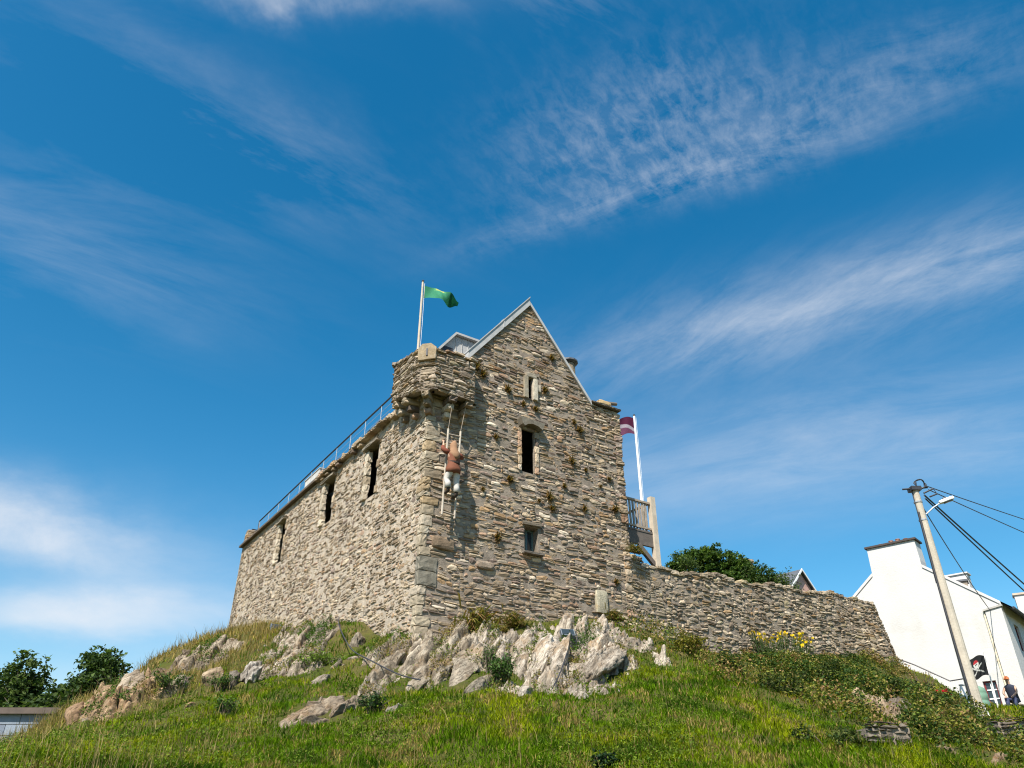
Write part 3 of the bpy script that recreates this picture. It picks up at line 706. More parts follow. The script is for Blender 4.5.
# climbing figure, seen from behind; local: x right, y into the wall, z up
person = thing('person', "climbing figure in hooded tan cape, rust tunic and white trousers on the castle's ladder", 'person', cworld(.69, -.64, 4.42), CR); person.scale = (1.14, 1.1, 1.1)
k = Sk()
pel = k.j((0, 0, .88), (.15, .11)); sp1 = k.j((.0, .0, 1.08), (.135, .10), pel); ch = k.j((.01, .02, 1.30), (.165, .11), sp1); nk = k.j((.01, .05, 1.47), .055, ch)
hd = k.j((.01, .07, 1.56), (.075, .085), nk); k.j((.01, .075, 1.68), (.082, .095), hd)
for sg, hz in ((-1, 1.80), (1, 1.62)):
    sh = k.j((.01+sg*.17, .03, 1.38), .062, ch); el = k.j((sg*.31, .10, 1.42+(.06 if sg < 0 else -.08)), .045, sh); wr = k.j((sg*.235, .24, hz-.08), .031, el)
    hand(k, (sg*.235, .245, hz-.07), (-sg, 0, 0), (0, .15, .99), (0, .9, .2), wr)
for sg, fz, ky, kz in ((-1, .12, .10, .52), (1, .02, .02, .47)):
    hp_ = k.j((sg*.09, 0, .82), .085, pel); kn = k.j((sg*.14, ky+.05, kz+.05), .062, hp_); an = k.j((sg*.13, .02, fz+.09), .042, kn); ft = k.j((sg*.13, .16, fz+.02), .038, an); k.j((sg*.135, .24, fz+.01), .03, ft)
skin_body('body', k.J, k.E, k.R, person, M_['skin'], 0)
def ell(cx, cy, z, rx, ry, n=16, wob=0, sd=0): return [(cx+(rx*(1+wob*math.sin(5*t+sd)))*math.cos(t), cy+(ry*(1+wob*math.sin(5*t+sd)))*math.sin(t), z+(wob*.2)*math.sin(3*t+sd)) for t in [2*math.pi*i/n for i in range(n)]]
mb = MB(); rust = (.17, .058, .028)
mb.loft([ell(0, 0, .72, .235, .19, 16, .06), ell(0, 0, .85, .215, .175, 16, .04), ell(0, 0, 1.02, .175, .14), ell(.01, .01, 1.08, .172, .14), ell(.01, .01, 1.25, .205, .155), ell(.01, .03, 1.38, .20, .13), ell(.01, .05, 1.46, .09, .08)], rust); mb.smooth = True
mb.v = [(x+.018*math.sin(23*z+7*x+3*y), y+.016*math.sin(19*z+11*x), z) for x, y, z in mb.v]; tn = mb.build('tunic', M_['cloth'], person)
mb = MB(); mb.loft([ell(0.005, 0, 1.015, .184, .15), ell(.005, 0, 1.07, .184, .15)], (.03, .022, .018)); mb.build('belt', M_['cloth'], tn)
for sg, el_z in ((-1, 1.48), (1, 1.34)):
    mb = MB(); mb.tube([(.01+sg*.15, .03, 1.36), (sg*.25, .07, (1.36+el_z)/2), (sg*.315, .105, el_z), (sg*.29, .15, el_z+.10)], [.085, .08, .072, .06], 10, (.17, .045, .022)); mb.smooth = True; mb.build('sleeve', M_['cloth'], tn)
mb = MB(); tan = (.27, .15, .08)
mb.loft([ell(.01, -.03, 1.14, .05, .12, 14), ell(.01, -.03, 1.22, .14, .15, 14), ell(.01, 0, 1.36, .19, .15, 14), ell(.01, .03, 1.48, .12, .115, 14), ell(.01, .055, 1.58, .115, .12, 14), ell(.01, .06, 1.7, .10, .11, 14), ell(.01, .04, 1.79, .035, .045, 14)], tan); mb.smooth = True; mb.build('hooded_cape', M_['cloth'], person)
wh = (.50, .47, .43)
for sg, fz, ky, kz in ((-1, .12, .10, .52), (1, .02, .02, .47)):
    mb = MB(); mb.tube([(sg*.085, 0, .84), (sg*.115, .02, .70), (sg*.14, ky+.04, kz+.05), (sg*.145, .03, fz+.28), (sg*.14, .02, fz+.13)], [.108, .105, .088, .085, .098], 12, wh); mb.smooth = True; mb.build('trouser_leg', M_['cloth'], person)
    mb = MB(); mb.tube([(sg*.13, .0, fz+.16), (sg*.13, .03, fz+.05), (sg*.13, .15, fz+.02), (sg*.135, .25, fz+.02)], [.05, .055, .048, .03], 10, (.05, .035, .025)); mb.smooth = True; mb.build('boot', M_['cloth'], person)

# ------------------------------------------------------------------ curtain wall
CP = [(8.62, -.02), (13, -.02), (23.0, .1)]
for a in range(0, 91, 10): CP.append((23.0+3.6*math.sin(math.radians(a)), 3.7-3.6*math.cos(math.radians(a))))
CP.append((26.6, 9.0)); 
CLn = np.cumsum([0]+[math.dist(CP[i], CP[i+1]) for i in range(len(CP)-1)])
def mapC(u, v, d):
    u = min(max(u, 0), CLn[-1]-1e-6); k = min(int(np.searchsorted(CLn, u, 'right')-1), len(CP)-2)
    (x0, y0), (x1, y1) = CP[k], CP[k+1]; L = CLn[k+1]-CLn[k]; t = (u-CLn[k])/L
    bat = max(0, (4.5-v))*(.05*min(1, max(0, (u-9)/4.))+.13*min(1, max(0, (u-13)/2.))); d = d+bat
    return (x0+(x1-x0)*t+(y1-y0)/L*d, y0+(y1-y0)*t-(x1-x0)/L*d, v)
def c_top(u):
    return 3.72+.055*min(u, 14.)+.07*math.sin(u*1.7)+.05*math.sin(u*4.1+1) - (max(0, u-14.5)*.06) + (.22 if u < .7 else 0)
mb = MB(); rg = random.Random(23)
lay(mb, pack(0, CLn[-1]-.1, -.3, 5., .08, .055, lambda u, v: .13*u-.7 < v < c_top(u)-.1, rg, wr=((2, 5), (2, 6), (3, 6)), hw=(5, 5, 2)), mapC, PAL['wall'], rg, gap=.010, d=(-.01, .058), sd=33, warp=(.08, .08), rnd_c=.42)
curtain = mb.build('curtain_wall', mat_stone('rubble_curtain', tint=(.94, .83, .69), lamt=.45, oamt=.55, ochre=(.26, .18, .08)), None)
curtain.location = P0; curtain.rotation_euler = (0, 0, CR); tag(curtain, 'low rubble stone wall curving away beside the castle gable above the grassy bank', 'wall')
mb = MB(); U = list(np.linspace(0, CLn[-1]-1e-4, 60))
for i in range(59):
    a, b = U[i], U[i+1]
    P = [mapC(a, -2, 0), mapC(b, -2, 0), mapC(b, c_top(b)-.1, 0), mapC(a, c_top(a)-.1, 0), mapC(b, c_top(b)-.1, -.7), mapC(a, c_top(a)-.1, -.7), mapC(b, -2, -.7), mapC(a, -2, -.7)]
    mb.add(P, [(0, 1, 2, 3), (3, 2, 4, 5), (5, 4, 6, 7)], (.8, .8, .8))
mb.build('core', M_['mortar'], curtain)
mb = MB(); u = .1
while u < CLn[-1]-.4:
    w = rg.uniform(.18, .5)
    for dd in (-.12, -.45):
        if rg.random() < .9:
            x, y, _ = mapC(u+w/2, 4.5, dd); xb, yb, _ = mapC(u+w, 4.5, dd)
            h = rg.uniform(.1, .2); mb.block((x, y, c_top(u+w/2)-.12+h/2), (w*1.02, rg.uniform(.3, .42), h), .2, .08, pick(PAL['wall'], rg), rotm(math.atan2(yb-y, xb-x), rg.uniform(-.1, .1)))
    u += w
mb.build('cope_stones', curtain.data.materials[0], curtain)

# ------------------------------------------------------------------ bedrock and boulders
def _ico(n):
    bm = bmesh.new(); bmesh.ops.create_icosphere(bm, subdivisions=n, radius=1.)
    V = np.array([v.co for v in bm.verts]); F = np.array([[v.index for v in f.verts] for f in bm.faces]); bm.free(); return V, F
ICO = {n: _ico(n) for n in (3, 4, 5)}
def vn3(P, s, sd):
    return (vnoise(P[:, 0]*s+P[:, 2]*s*.7, P[:, 1]*s-P[:, 2]*s*.45, sd)+vnoise(P[:, 1]*s+P[:, 0]*s*.3, P[:, 2]*s*1.1, sd+7))*.5-.5
def rock(A, B, W, seed, lvl=4, thick=.75, cuts=14, tone=None):
    rs = np.random.default_rng(seed); A, B = np.array(A), np.array(B); d = B-A; L = np.linalg.norm(d); L2 = min(L, 2.6)
    mid = (A+B)/2; e = d/L; up = np.array([0, 0, 1.]); out = np.array([0, -1., .35]); s_ = np.cross(e, out); s_ /= np.linalg.norm(s_); o = np.cross(s_, e)
    V, F = ICO[lvl]; P = V.copy()
    P = np.sign(P)*np.abs(P)**.72; P /= np.abs(P).max()
    for _ in range(cuts):
        n = rs.normal(size=3)*np.array([1, 1, 1]); n /= np.linalg.norm(n); dd = rs.uniform(.45, .82)
        ov = np.maximum(0, P @ n-dd); P = P-n*ov[:, None]*.94
    S3 = np.array([W*.62, W*thick*.6, L2*.60]); P = P*S3
    # layered ledges along the cleavage plus broken grain
    lay_ = P[:, 0]*7/max(W, .2)*.5+vn3(P, 2.2, seed)*1.5
    st_ = (hash2(np.floor(lay_*1.6), np.zeros(len(P)), seed)-.5)*.16*W
    P[:, 1] += st_; P[:, 2] += st_*1.6
    nr = P/np.linalg.norm(P, axis=1)[:, None]
    P += nr*((vn3(P, 3.0, seed+3)*.22+vn3(P, 8., seed+5)*.20+vn3(P, 20., seed+9)*.10)*W)[:, None]
    Wd = mid+P[:, :1]*s_+P[:, 1:2]*o+P[:, 2:]*e - o*W*.12
    c = .92*np.array(tone if tone is not None else (1, 1, 1))*rs.uniform(.88, 1.1)
    return Wd, F, np.tile(c, (len(P), 1))
ROCKS = [
 ('B',(0.11,22.62,5.61),(0.75,25.47,7.39),0.45),
 ('B',(0.60,21.18,4.81),(1.13,22.86,6.71),0.52),
 ('B',(0.97,20.42,4.53),(1.52,21.96,6.18),0.42),
 ('B',(1.41,20.60,4.51),(3.06,22.12,6.13),0.53),
 ('B',(2.05,22.64,5.48),(2.95,24.93,6.71),0.48),
 ('B',(2.40,23.95,6.22),(2.68,25.77,7.26),0.50),
 ('B',(2.91,25.09,6.84),(3.48,26.33,7.39),0.33),
 ('B',(0.20,18.31,4.08),(0.51,21.01,4.71),0.29),
 ('B',(0.38,20.77,4.63),(0.85,23.40,5.97),0.38),
 ('B',(1.42,24.47,6.62),(1.92,25.98,7.50),0.45),
 ('B',(1.99,24.99,6.91),(2.50,26.54,7.63),0.39),
 ('A',(-3.29,21.67,5.27),(-3.16,22.90,6.13),0.39),
 ('A',(-2.93,21.33,4.96),(-2.61,22.68,5.92),0.44),
 ('A',(-2.40,20.88,4.74),(-2.05,22.77,5.86),0.46),
 ('A',(-1.95,20.96,4.80),(-1.45,23.17,6.07),0.55),
 ('A',(-1.39,19.92,4.51),(-1.01,23.69,6.37),0.60),
 ('A',(-0.82,22.06,5.38),(-0.47,24.62,6.95),0.41),
 ('A',(-2.66,20.37,4.52),(-2.07,21.04,4.86),0.41),
 ('A',(-0.97,18.90,4.27),(-0.53,21.43,5.07),0.40),
 ('A',(-0.35,23.27,6.09),(0.00,24.90,7.07),0.36),
 ('A',(-3.63,22.81,6.00),(-3.38,23.54,6.43),0.35),
 ('A',(-2.38,22.06,5.38),(-2.27,22.91,6.02),0.34),
 ('C',(-7.41,24.53,5.81),(-7.59,28.59,7.67),0.43),
 ('C',(-6.79,23.74,5.48),(-6.48,26.06,6.75),0.40),
 ('C',(-7.81,27.96,7.27),(-8.38,31.50,8.44),0.53),
 ('C',(-6.19,25.96,6.73),(-5.98,26.59,7.25),0.46),
 ('C',(-4.94,25.02,6.37),(-4.79,25.64,6.98),0.48),
 ('C',(-4.78,22.77,5.67),(-4.25,22.76,5.77),0.28),
 ('C',(-5.13,22.56,5.42),(-4.68,22.59,5.58),0.28),
 ('C',(-5.28,21.33,4.86),(-4.88,21.78,5.08),0.24),
 ('C',(-4.09,22.01,5.37),(-3.89,22.32,5.64),0.25),
 ('C',(-6.07,23.17,5.46),(-6.44,25.53,6.37),0.36),
 ('D',(-4.82,17.11,3.37),(-4.55,19.41,4.08),0.48),
 ('D',(-4.52,17.83,3.52),(-3.94,19.45,4.22),0.54),
 ('D',(-3.99,17.81,3.56),(-3.58,20.16,4.38),0.50),
 ('D',(-4.42,16.65,3.36),(-3.93,17.98,3.66),0.25),
 ('E',(-2.62,17.56,3.69),(-2.41,18.12,3.91),0.26),
 ('F',(-10.95,27.79,6.76),(-9.82,28.52,7.31),0.56),
 ('G',(-11.24,27.20,6.39),(-11.30,28.24,6.98),0.55),
 ('H',(-8.30,22.18,4.89),(-8.39,22.85,5.63),0.39),
 ('I',(-7.45,21.73,4.77),(-7.63,22.40,5.49),0.27),
 ('J',(-7.33,22.07,4.97),(-7.24,22.74,5.72),0.44),
 ('K',(-9.37,21.70,4.52),(-8.74,22.48,5.35),0.38),
 ('L',(-7.91,19.97,4.11),(-7.68,20.19,4.22),0.22),
 ('M',(-10.32,21.88,4.40),(-10.39,22.78,5.35),0.55),
 ('N',(-11.47,23.04,4.49),(-11.66,24.57,5.24),0.58),
 ('O',(-10.49,20.49,3.81),(-11.52,23.04,4.49),0.42),
 ('P',(-9.91,20.61,4.00),(-10.06,21.56,4.35),0.25),
 ('Q',(-11.19,21.01,3.82),(-11.39,21.79,4.58),0.36),
 ('R',(-10.76,24.33,5.15),(-11.71,27.27,6.28),0.57),
 ('S',(-10.21,26.17,5.97),(-10.05,27.25,6.60),0.40),
 ('T',(10.49,24.67,4.97),(9.87,22.02,4.26),0.25),
 ('T',(9.87,22.02,4.26),(9.53,20.27,3.69),0.25),
 ('U',(10.13,22.02,4.26),(12.17,25.42,5.08),0.40),
 ('V',(8.39,16.79,3.03),(8.12,15.53,2.70),0.23),
 ('W',(8.49,15.17,2.52),(10.13,17.34,2.87),0.27),
 ('X',(9.17,23.04,4.70),(9.40,22.48,4.47),0.22),
]
RLAB = dict(
 A=('rock_outcrop', 'jumbled pale bedrock outcrop below the castle corner, with a black cable across it', 'rock'),
 B=('rock_outcrop', 'tall pinkish white bedrock fins below the gable, floodlight standing on them', 'rock'),
 C=('rock_outcrop', 'slanting grey bedrock slabs below the side wall with grass between them', 'rock'),
 D=('rock_outcrop', 'long layered brown grey boulder lying alone in the grass slope', 'rock'),
 E=('boulder', 'small pale rock in the grass just beside the long layered boulder', 'rock'),
 F=('boulder', "broad grey rock on the crest by the far foot of the castle's side wall", 'rock'),
 G=('boulder', 'squarish grey brown rock on the grassy crest below the broad grey rock', 'rock'),
 H=('boulder', 'upright tan rock with a dark hollow beside it in the grass', 'rock'),
 I=('boulder', 'narrow dark standing stone between the tan rock and the pale one', 'rock'),
 J=('boulder', 'pale lichened rock next to the narrow dark standing stone', 'rock'),
 K=('boulder', 'long flat grey slab leaning down the slope, leafy weeds over it', 'rock'),
 L=('boulder', 'tiny flat tan stone bedded in the grass below the leaning slab', 'rock'),
 M=('boulder', 'pointed pale boulder with a bright face on the far brown flank', 'rock'),
 N=('boulder', 'rounded ochre boulder on the flank just downhill of the pointed pale one', 'rock'),
 O=('boulder', 'cracked grey rock at the foot of the brown flank near the shed', 'rock'),
 P=('boulder', 'small striped grey stone lying under the pointed pale boulder', 'rock'),
 Q=('boulder', 'rusty brown rock at the very end of the flank beside the block shed', 'rock'),
 R=('boulder', 'rock darkened in colour for shade behind the pointed pale boulder', 'rock'),
 S=('boulder', 'weathered grey rock bulging from the slope below the crest grass', 'rock'),
 T=('rock_outcrop', 'long tan rock ledge showing through brambles under the curved wall', 'rock'),
 U=('boulder', 'dark rough rock under the brambles beside the tan ledge', 'rock'),
 V=('boulder', 'low tan stone in the grass beside the dark retaining wall', 'rock'),
 W=('boulder', 'tan earthy stone at the bottom edge of the bank under the power pole', 'rock'),
 X=('boulder', 'reddish flat stone under the yellow flowers', 'rock'))
TONE = dict(A=(.84, .79, .70), B=(1.06, 1.02, .96), C=(.84, .79, .71), D=(.80, .71, .6), F=(.7, .66, .6), G=(.68, .6, .5), H=(.85, .72, .55), I=(.5, .47, .43), N=(.8, .62, .42), M=(.95, .86, .74), O=(.75, .68, .6), Q=(.75, .55, .38), R=(.55, .45, .36), T=(.9, .75, .58), U=(.5, .45, .4), V=(.85, .7, .5), W=(.9, .72, .52), X=(.8, .5, .34), K=(.85, .78, .68), L=(1, .7, .45), S=(.72, .66, .58))  # R's dark tone puts the shade of a recess into its colour
roots = {}
for i, (g, A, B, W) in enumerate(ROCKS):
    nm, lab, cat = RLAB[g]; multi = nm == 'rock_outcrop'
    if g == 'skip': continue
    V, F, C = rock(A, B, W*(1.25 if multi else 1.15), 100+i, 5 if W > .38 else 4, thick=1.0, tone=TONE.get(g))
    if multi:
        if g not in roots:
            roots[g] = thing(nm, lab, cat, tuple(np.array(A)))
        V = V-np.array(roots[g].location); mesh_np('rock_slab', V, F, C, M_['rock'], roots[g])
    else:
        o = mesh_np(nm, V-np.array(A), F, C, M_['rock']); o.location = A; tag(o, lab, cat)

# bedrock sheets that tie the slabs together: ridged along the cleavage, fading under the turf
PATCH = [('B', 1.5, 23.0, 2.0, 3.2, .34, .27), ('A', -1.9, 22.7, 1.75, 2.3, .30, .24), ('C', -7.0, 26.6, 1.15, 3.4, -.05, .24), ('Y', -11.0, 23.2, 1.15, 2.4, -.25, .24), ('Z', -10.5, 27.6, .8, 1.3, -.1, .2), ('T', 10.0, 22.6, .38, 2.5, .22, .16)]
def patch_mask(p, x, y):
    _, cx, cy, rx, ry, sk, am = p; dx, dy = x-cx-sk*(y-cy), y-cy
    return 1.02-np.sqrt((dx/rx)**2+(dy/ry)**2)+(fbm(x*1.1+3, y*.8, 91)-.5)*1.8+(fbm(x*3.2, y*2.4, 92)-.5)*1.1
def patch_z(p, x, y, tone=False):
    m = patch_mask(p, x, y); sk, am = p[5], p[6]; q = (x-sk*y)+(fbm(x*.8, y*.5, 93)-.5)*.9; al = y+sk*x
    s1 = q*1.75+vnoise(al*.35, q*.2, 94)*1.2; c1 = np.floor(s1); f1 = s1-c1; e1 = hash2(c1, np.floor(al*.95+hash2(c1, c1, 6)*5+vnoise(q*3, al*2, 4)*.5), 8)
    s2 = q*5.1+vnoise(al*.8, q, 95)*1.6; c2 = np.floor(s2); f2 = s2-c2; e2 = hash2(c2, np.floor(al*1.3+hash2(c2, c2, 9)*7+vnoise(q*5, al*3, 5)*.6), 12)
    w1 = np.minimum(f1, .5+.25*e1)*np.clip((1-f1)/.10, 0, 1); w2 = f2*np.clip((1-f2)/.16, 0, 1)
    cr = np.exp(-((np.minimum(f1, 1-f1))/.05)**2)*.9+np.exp(-((np.minimum(f2, 1-f2))/.10)**2)*.35*(e2 > .35)
    g1 = al*.95+hash2(c1, c1, 6)*5+vnoise(q*3, al*2, 4)*.5; f3 = g1-np.floor(g1); cr = cr+np.exp(-((np.minimum(f3, 1-f3))/.035)**2)*.6
    rel = am*(1.0*w1*(.4+.8*e1)+.72*e1+.30*w2+.50*e2-.9*cr)
    if tone: return .72+.42*e1+.22*(e2-.5)
    h = np.clip(m*1.1, -.6, .5)*am+np.clip(m*2.6, 0, 1)*(rel-am*.35+(fbm(x*7, y*7, 99)-.5)*.12+(fbm(x*19, y*19, 100)-.5)*.06)-.12*am
    return ground(x, y)+h, h
roots['Y'] = thing('rock_outcrop', 'crumbling brown rock flank above the block shed under the pointed boulder', 'rock', (-11, 23.3, 4.2))
roots['Z'] = thing('rock_outcrop', 'weathered grey ledge just under the crest grass of the far flank', 'rock', (-10.6, 27.6, 6.4))
TONE['Y'] = (.78, .60, .42); TONE['Z'] = (.72, .66, .57)
for p in PATCH:
    g, cx, cy, rx, ry, sk, am = p; xs = np.arange(cx-rx*1.8-abs(sk)*ry*1.8, cx+rx*1.8+abs(sk)*ry*1.8, .03); ys = np.arange(cy-ry*1.7, cy+ry*1.7, .045)
    PXg, PYg = np.meshgrid(xs, ys); z, h = patch_z(p, PXg.ravel(), PYg.ravel()); jx = (fbm(PXg.ravel()*4, PYg.ravel()*4, 7)-.5)*.1
    V = np.stack([PXg.ravel()+jx, PYg.ravel()-np.clip(h, 0, .6)*.3, z], 1); ny2, nx2 = PXg.shape; I = np.arange(nx2*ny2).reshape(ny2, nx2)
    F = np.stack([I[:-1, :-1], I[:-1, 1:], I[1:, 1:], I[1:, :-1]], -1).reshape(-1, 4); ok = (h.ravel()[F] > -.12).any(1)
    Xc, Yc = (PXg.ravel()-P0[0])*math.cos(CR)+(PYg.ravel()-P0[1])*math.sin(CR), -(PXg.ravel()-P0[0])*math.sin(CR)+(PYg.ravel()-P0[1])*math.cos(CR)
    ok &= ~(((Xc > .25) & (Yc > .25))[F].all(1)); F = F[ok]; used = np.unique(F); mp_ = -np.ones(len(V), int); mp_[used] = np.arange(len(used))
    mesh_np('bedrock', V[used]-np.array(roots[g].location), mp_[F], np.array(TONE.get(g, (1, 1, 1)))[None]*patch_z(p, PXg.ravel()[used], PYg.ravel()[used], True)[:, None], M_['rock'], roots[g])
def bedrock_mask(x, y):
    m = np.full(len(x), -1.)
    for p in PATCH:
        k = np.where((np.abs(x-p[1]) < p[3]*1.9+abs(p[5])*p[4]*1.9) & (np.abs(y-p[2]) < p[4]*1.9))[0]
        if len(k): m[k] = np.maximum(m[k], patch_z(p, x[k], y[k])[1])
    return m

# ------------------------------------------------------------------ retaining walls at the foot of the bank
def drystone(label, x, y, w, h, rz, seed):
    r2 = random.Random(seed); z0 = float(ground(np.array([x]), np.array([y]))[0])-.4
    mb = MB(); lay(mb, pack(0, w, 0, h, .06, .042, lambda u, v: v < h-.05-.08*math.sin(u*3+seed), r2), lambda u, v, d: (u-w/2, -d, v), [((.13, .115, .10), 3), ((.2, .18, .15), 3), ((.09, .08, .075), 2), ((.28, .25, .21), 1)], r2, gap=.016, d=(.02, .12), sd=seed, warp=(.05, .05), rnd_c=.4)
    o = mb.build('retaining_wall', M_['darkstone'], None); o.location = (x, y, z0); o.rotation_euler = (0, 0, rz); tag(o, label, 'wall')
    mb = MB(); mb.box((-w/2, 0, -.3), (w/2, .5, h-.12)); mb.build('core', M_['mortar'], o)
drystone('dark dry stone retaining wall sunk in the grass bank among brambles', 7.0, 15.6, .8, .78, .05, 3)
drystone('dark dry stone wall end at the edge of the lawn behind the power pole', 12.55, 20.4, 1.6, 1.0, -.25, 4)

# ------------------------------------------------------------------ white house
HB = (23.3, 37.0, 5.4); HR = math.atan2(.669, -.743); EV = 10.94-5.4
house = thing('white_house', 'white rendered gabled house with broad chimney behind the stone wall and power pole', 'house', HB, HR)
render = plain('white_render', (.545, .532, .508), .85, .06, .8, bump=.35, bscale=10., dirt=((.42, .40, .35), .55, .55, .54))
HW, HD = 8.44, 12.; AP = EV+3.38; sa = HW/2
mb = MB()
wn = (1.16, 1.72, EV-4.55, EV-3.4)
sheet(mb, [0, HW], [-1.5, EV], [wn], lambda u, v, d: (u, d, v), .25)
rz_ = EV+(AP-EV)*2.98/sa; mb.add([(0, 0, EV), (HW, 0, EV), (5.46, 0, rz_), (5.46, 0, EV+2.6), (5.44, 0, EV+3.76), (3.0, 0, EV+3.76), (2.96, 0, EV+2.7), (2.98, 0, rz_)], [(0, 1, 2, 7), (7, 2, 3, 6), (6, 3, 4, 5)])
mb.add([(HW, 0, -1.5), (HW, -HD, -1.5), (HW, -HD, EV), (HW, 0, EV)], [(0, 1, 2, 3)]); mb.add([(0, -HD, -1.5), (HW, -HD, -1.5), (HW, -HD, EV), (sa, -HD, AP), (0, -HD, EV)], [(0, 1, 2, 3, 4)])
fw = [(-2.55, -1.55, EV-2.0, EV-.75), (-5.6, -4.6, EV-2.0, EV-.75), (-2.6, -1.5, EV-4.6, EV-3.2)]
sheet(mb, [-HD, 0], [-1.5, EV], fw, lambda u, v, d: (-d, u, v), .18)
mb.build('wall', render, house)
mb = MB(); ov = .42
mb.add([(-ov, -.03, EV-ov*.8+.06), (-ov, -HD, EV-ov*.8+.06), (sa, -HD, AP+.06), (sa, -.03, AP+.06), (HW+.1, -.03, EV-.02), (HW+.1, -HD, EV-.02)], [(0, 1, 2, 3), (3, 2, 5, 4)])
mb.add([(-ov, .02, EV-ov*.8-.03), (-ov, -HD, EV-ov*.8-.03), (-.0, -HD, EV-.02), (-.0, .02, EV-.02)], [(0, 1, 2, 3)])
mb.add([(-ov, .02, EV-ov*.8+.06), (-ov, -HD, EV-ov*.8+.06), (-ov, -HD, EV-ov*.8-.03), (-ov, .02, EV-ov*.8-.03)], [(0, 1, 2, 3)])
rf = mb.build('roof', M_['slate'], house)
mb = MB(); mb.tube([(-ov-.06, .03, EV-ov*.8), (-ov-.06, -HD, EV-ov*.8)], .06, 8, (.08, .07, .065)); mb.build('gutter', M_['dark'], house)
mb = MB()      # plastered verge
for a, b in (((-.02, EV-.02), (2.955, EV+(AP-EV)*2.955/sa)), ((HW+.02, EV-.02), (5.47, EV+(AP-EV)*(HW-5.47)/sa))):
    mb.prism([(a[0], a[1]+.06), (b[0], b[1]+.06), (b[0], b[1]-.10), (a[0], a[1]-.10)], .003, .05)
mb.build('verge', render, house)
ch = MB(); ch.prism([(2.98, AP-1.25), (5.46, AP-1.25), (5.46, EV+2.6), (5.44, EV+3.76), (3.0, EV+3.76), (2.96, EV+2.7)], -.95, -.004); c_ = ch.build('chimney', render, rf)
mb = MB(); mb.box((2.9, -1.05, EV+3.763), (5.54, .09, EV+3.86)); mb.build('chimney_cap', plain('brown_cap', (.06, .045, .04), .8), rf)
terra = plain('terracotta', (.30, .15, .10), .8, .2, 6.)
def potring(cx, cy, z0, r=.13, h=.42): return [[(cx+q*math.cos(t*math.pi/6), cy+q*math.sin(t*math.pi/6), z0+zz) for t in range(12)] for q, zz in ((r*1.1, 0), (r, .05), (r*.88, h*.8), (r*1.05, h*.84), (r*1.05, h), (r*.7, h+.003))]
for x, h in ((3.45, .11), (3.85, .17), (4.2, .15), (4.75, .08)):
    mb = MB(); mb.loft(potring(x, -.25, EV+3.86, .12, h)); mb.build('chimney_pot', terra, rf)
mb = MB(); mb.prism([(.0, -1.5), (.72, -1.5), (.72, EV-.32), (.0, EV-.22)], .003, .14); mb.build('corner_pier', render, house)
mb = MB(); mb.prism([(-.06, EV-.216), (.8, EV-.34), (.8, EV-.26), (-.06, EV-.13)], -.0, .2); mb.build('pier_cap', plain('grey_cement', (.42, .40, .36), .9), house)
mb = MB(); mb.tube([(.80, .06, EV-.35), (.80, .06, -1.2)], .04, 8, (.7, .62, .45)); mb.tube([(.80, .06, EV-2.6), (.80, .06, EV-2.5)], .055, 8, (.6, .5, .35)); mb.build('downpipe', M_['paint'], house)
red = plain('maroon_paint', (.16, .02, .02), .5)
def casement(x0, x1, z0, z1, onx, dep, rows, cols, frame, bar):
    mb = MB(); t = .07
    P = (lambda a, b, z_0, z_1, y0, y1: mb.box((a, y0, z_0), (b, y1, z_1))) if onx else (lambda a, b, z_0, z_1, y0, y1: mb.box((-y0-.0, a, z_0), (-y1, b, z_1)))
    y0, y1 = -dep-.04, -dep
    P(x0, x0+t, z0, z1, y0, y1); P(x1-t, x1, z0, z1, y0, y1); P(x0+t, x1-t, z1-t, z1, y0, y1); P(x0+t, x1-t, z0, z0+t, y0, y1)
    f = mb.build('window', frame, house); mb = MB()
    for r in range(1, rows): zz = z0+(z1-z0)*r/rows; P(x0+t, x1-t, zz-.025, zz+.025, y0+.003, y1+.01)
    for c in range(1, cols): xx = x0+(x1-x0)*c/cols; P(xx-.02, xx+.02, z0+t, z1-t, y0+.005, y1+.012)
    mb.build('glazing_bar', bar, f); mb = MB(); P(x0+t, x1-t, z0+t, z1-t, y0+.012, y0+.018); mb.build('pane', M_['glass'], f)
casement(wn[0], wn[1], wn[2], wn[3], True, .12, 3, 2, red, M_['white'])
for w in fw: casement(w[0], w[1], w[2], w[3], False, .1, 2, 1, red, red)
# second stack far along the ridge, on the same house
mb = MB(); mb.box((sa-1.0, -HD+.3, AP-.6), (sa+.6, -HD+1.0, AP+1.0)); mb.box((sa-1.08, -HD+.22, AP+1.003), (sa+.68, -HD+1.08, AP+1.09)); mb.build('end_chimney', render, rf)
# neighbour chimney seen over the house roof: dark clay stack of the row behind
def stack(label, loc, w, h, mat, pots, dark):
    t = thing('chimney_stack', label, 'chimney', loc, HR+.2)
    mb = MB(); mb.box((-w/2, -.35, -6), (w/2, .35, h)); mb.build('stack', mat, t)
    mb = MB(); mb.box((-w/2-.07, -.42, h+.003), (w/2+.07, .42, h+.11)); mb.build('cap', dark, t)
    for x in pots:
        mb = MB(); mb.loft(potring(x, 0, h+.11, .13, .3)); mb.build('pot', terra, t)
stack('dark capped chimney with red clay pot peeping over the white roof', (25.6, 44.2, 12.9), 1.2, .9, M_['mortar'], (.3,), M_['slate'])
stack('white chimney stack at the very edge of the view behind the white house', (29.5, 44.0, 12.2), 1.5, .9, render, (), plain('buff_cap', (.5, .4, .3), .8))
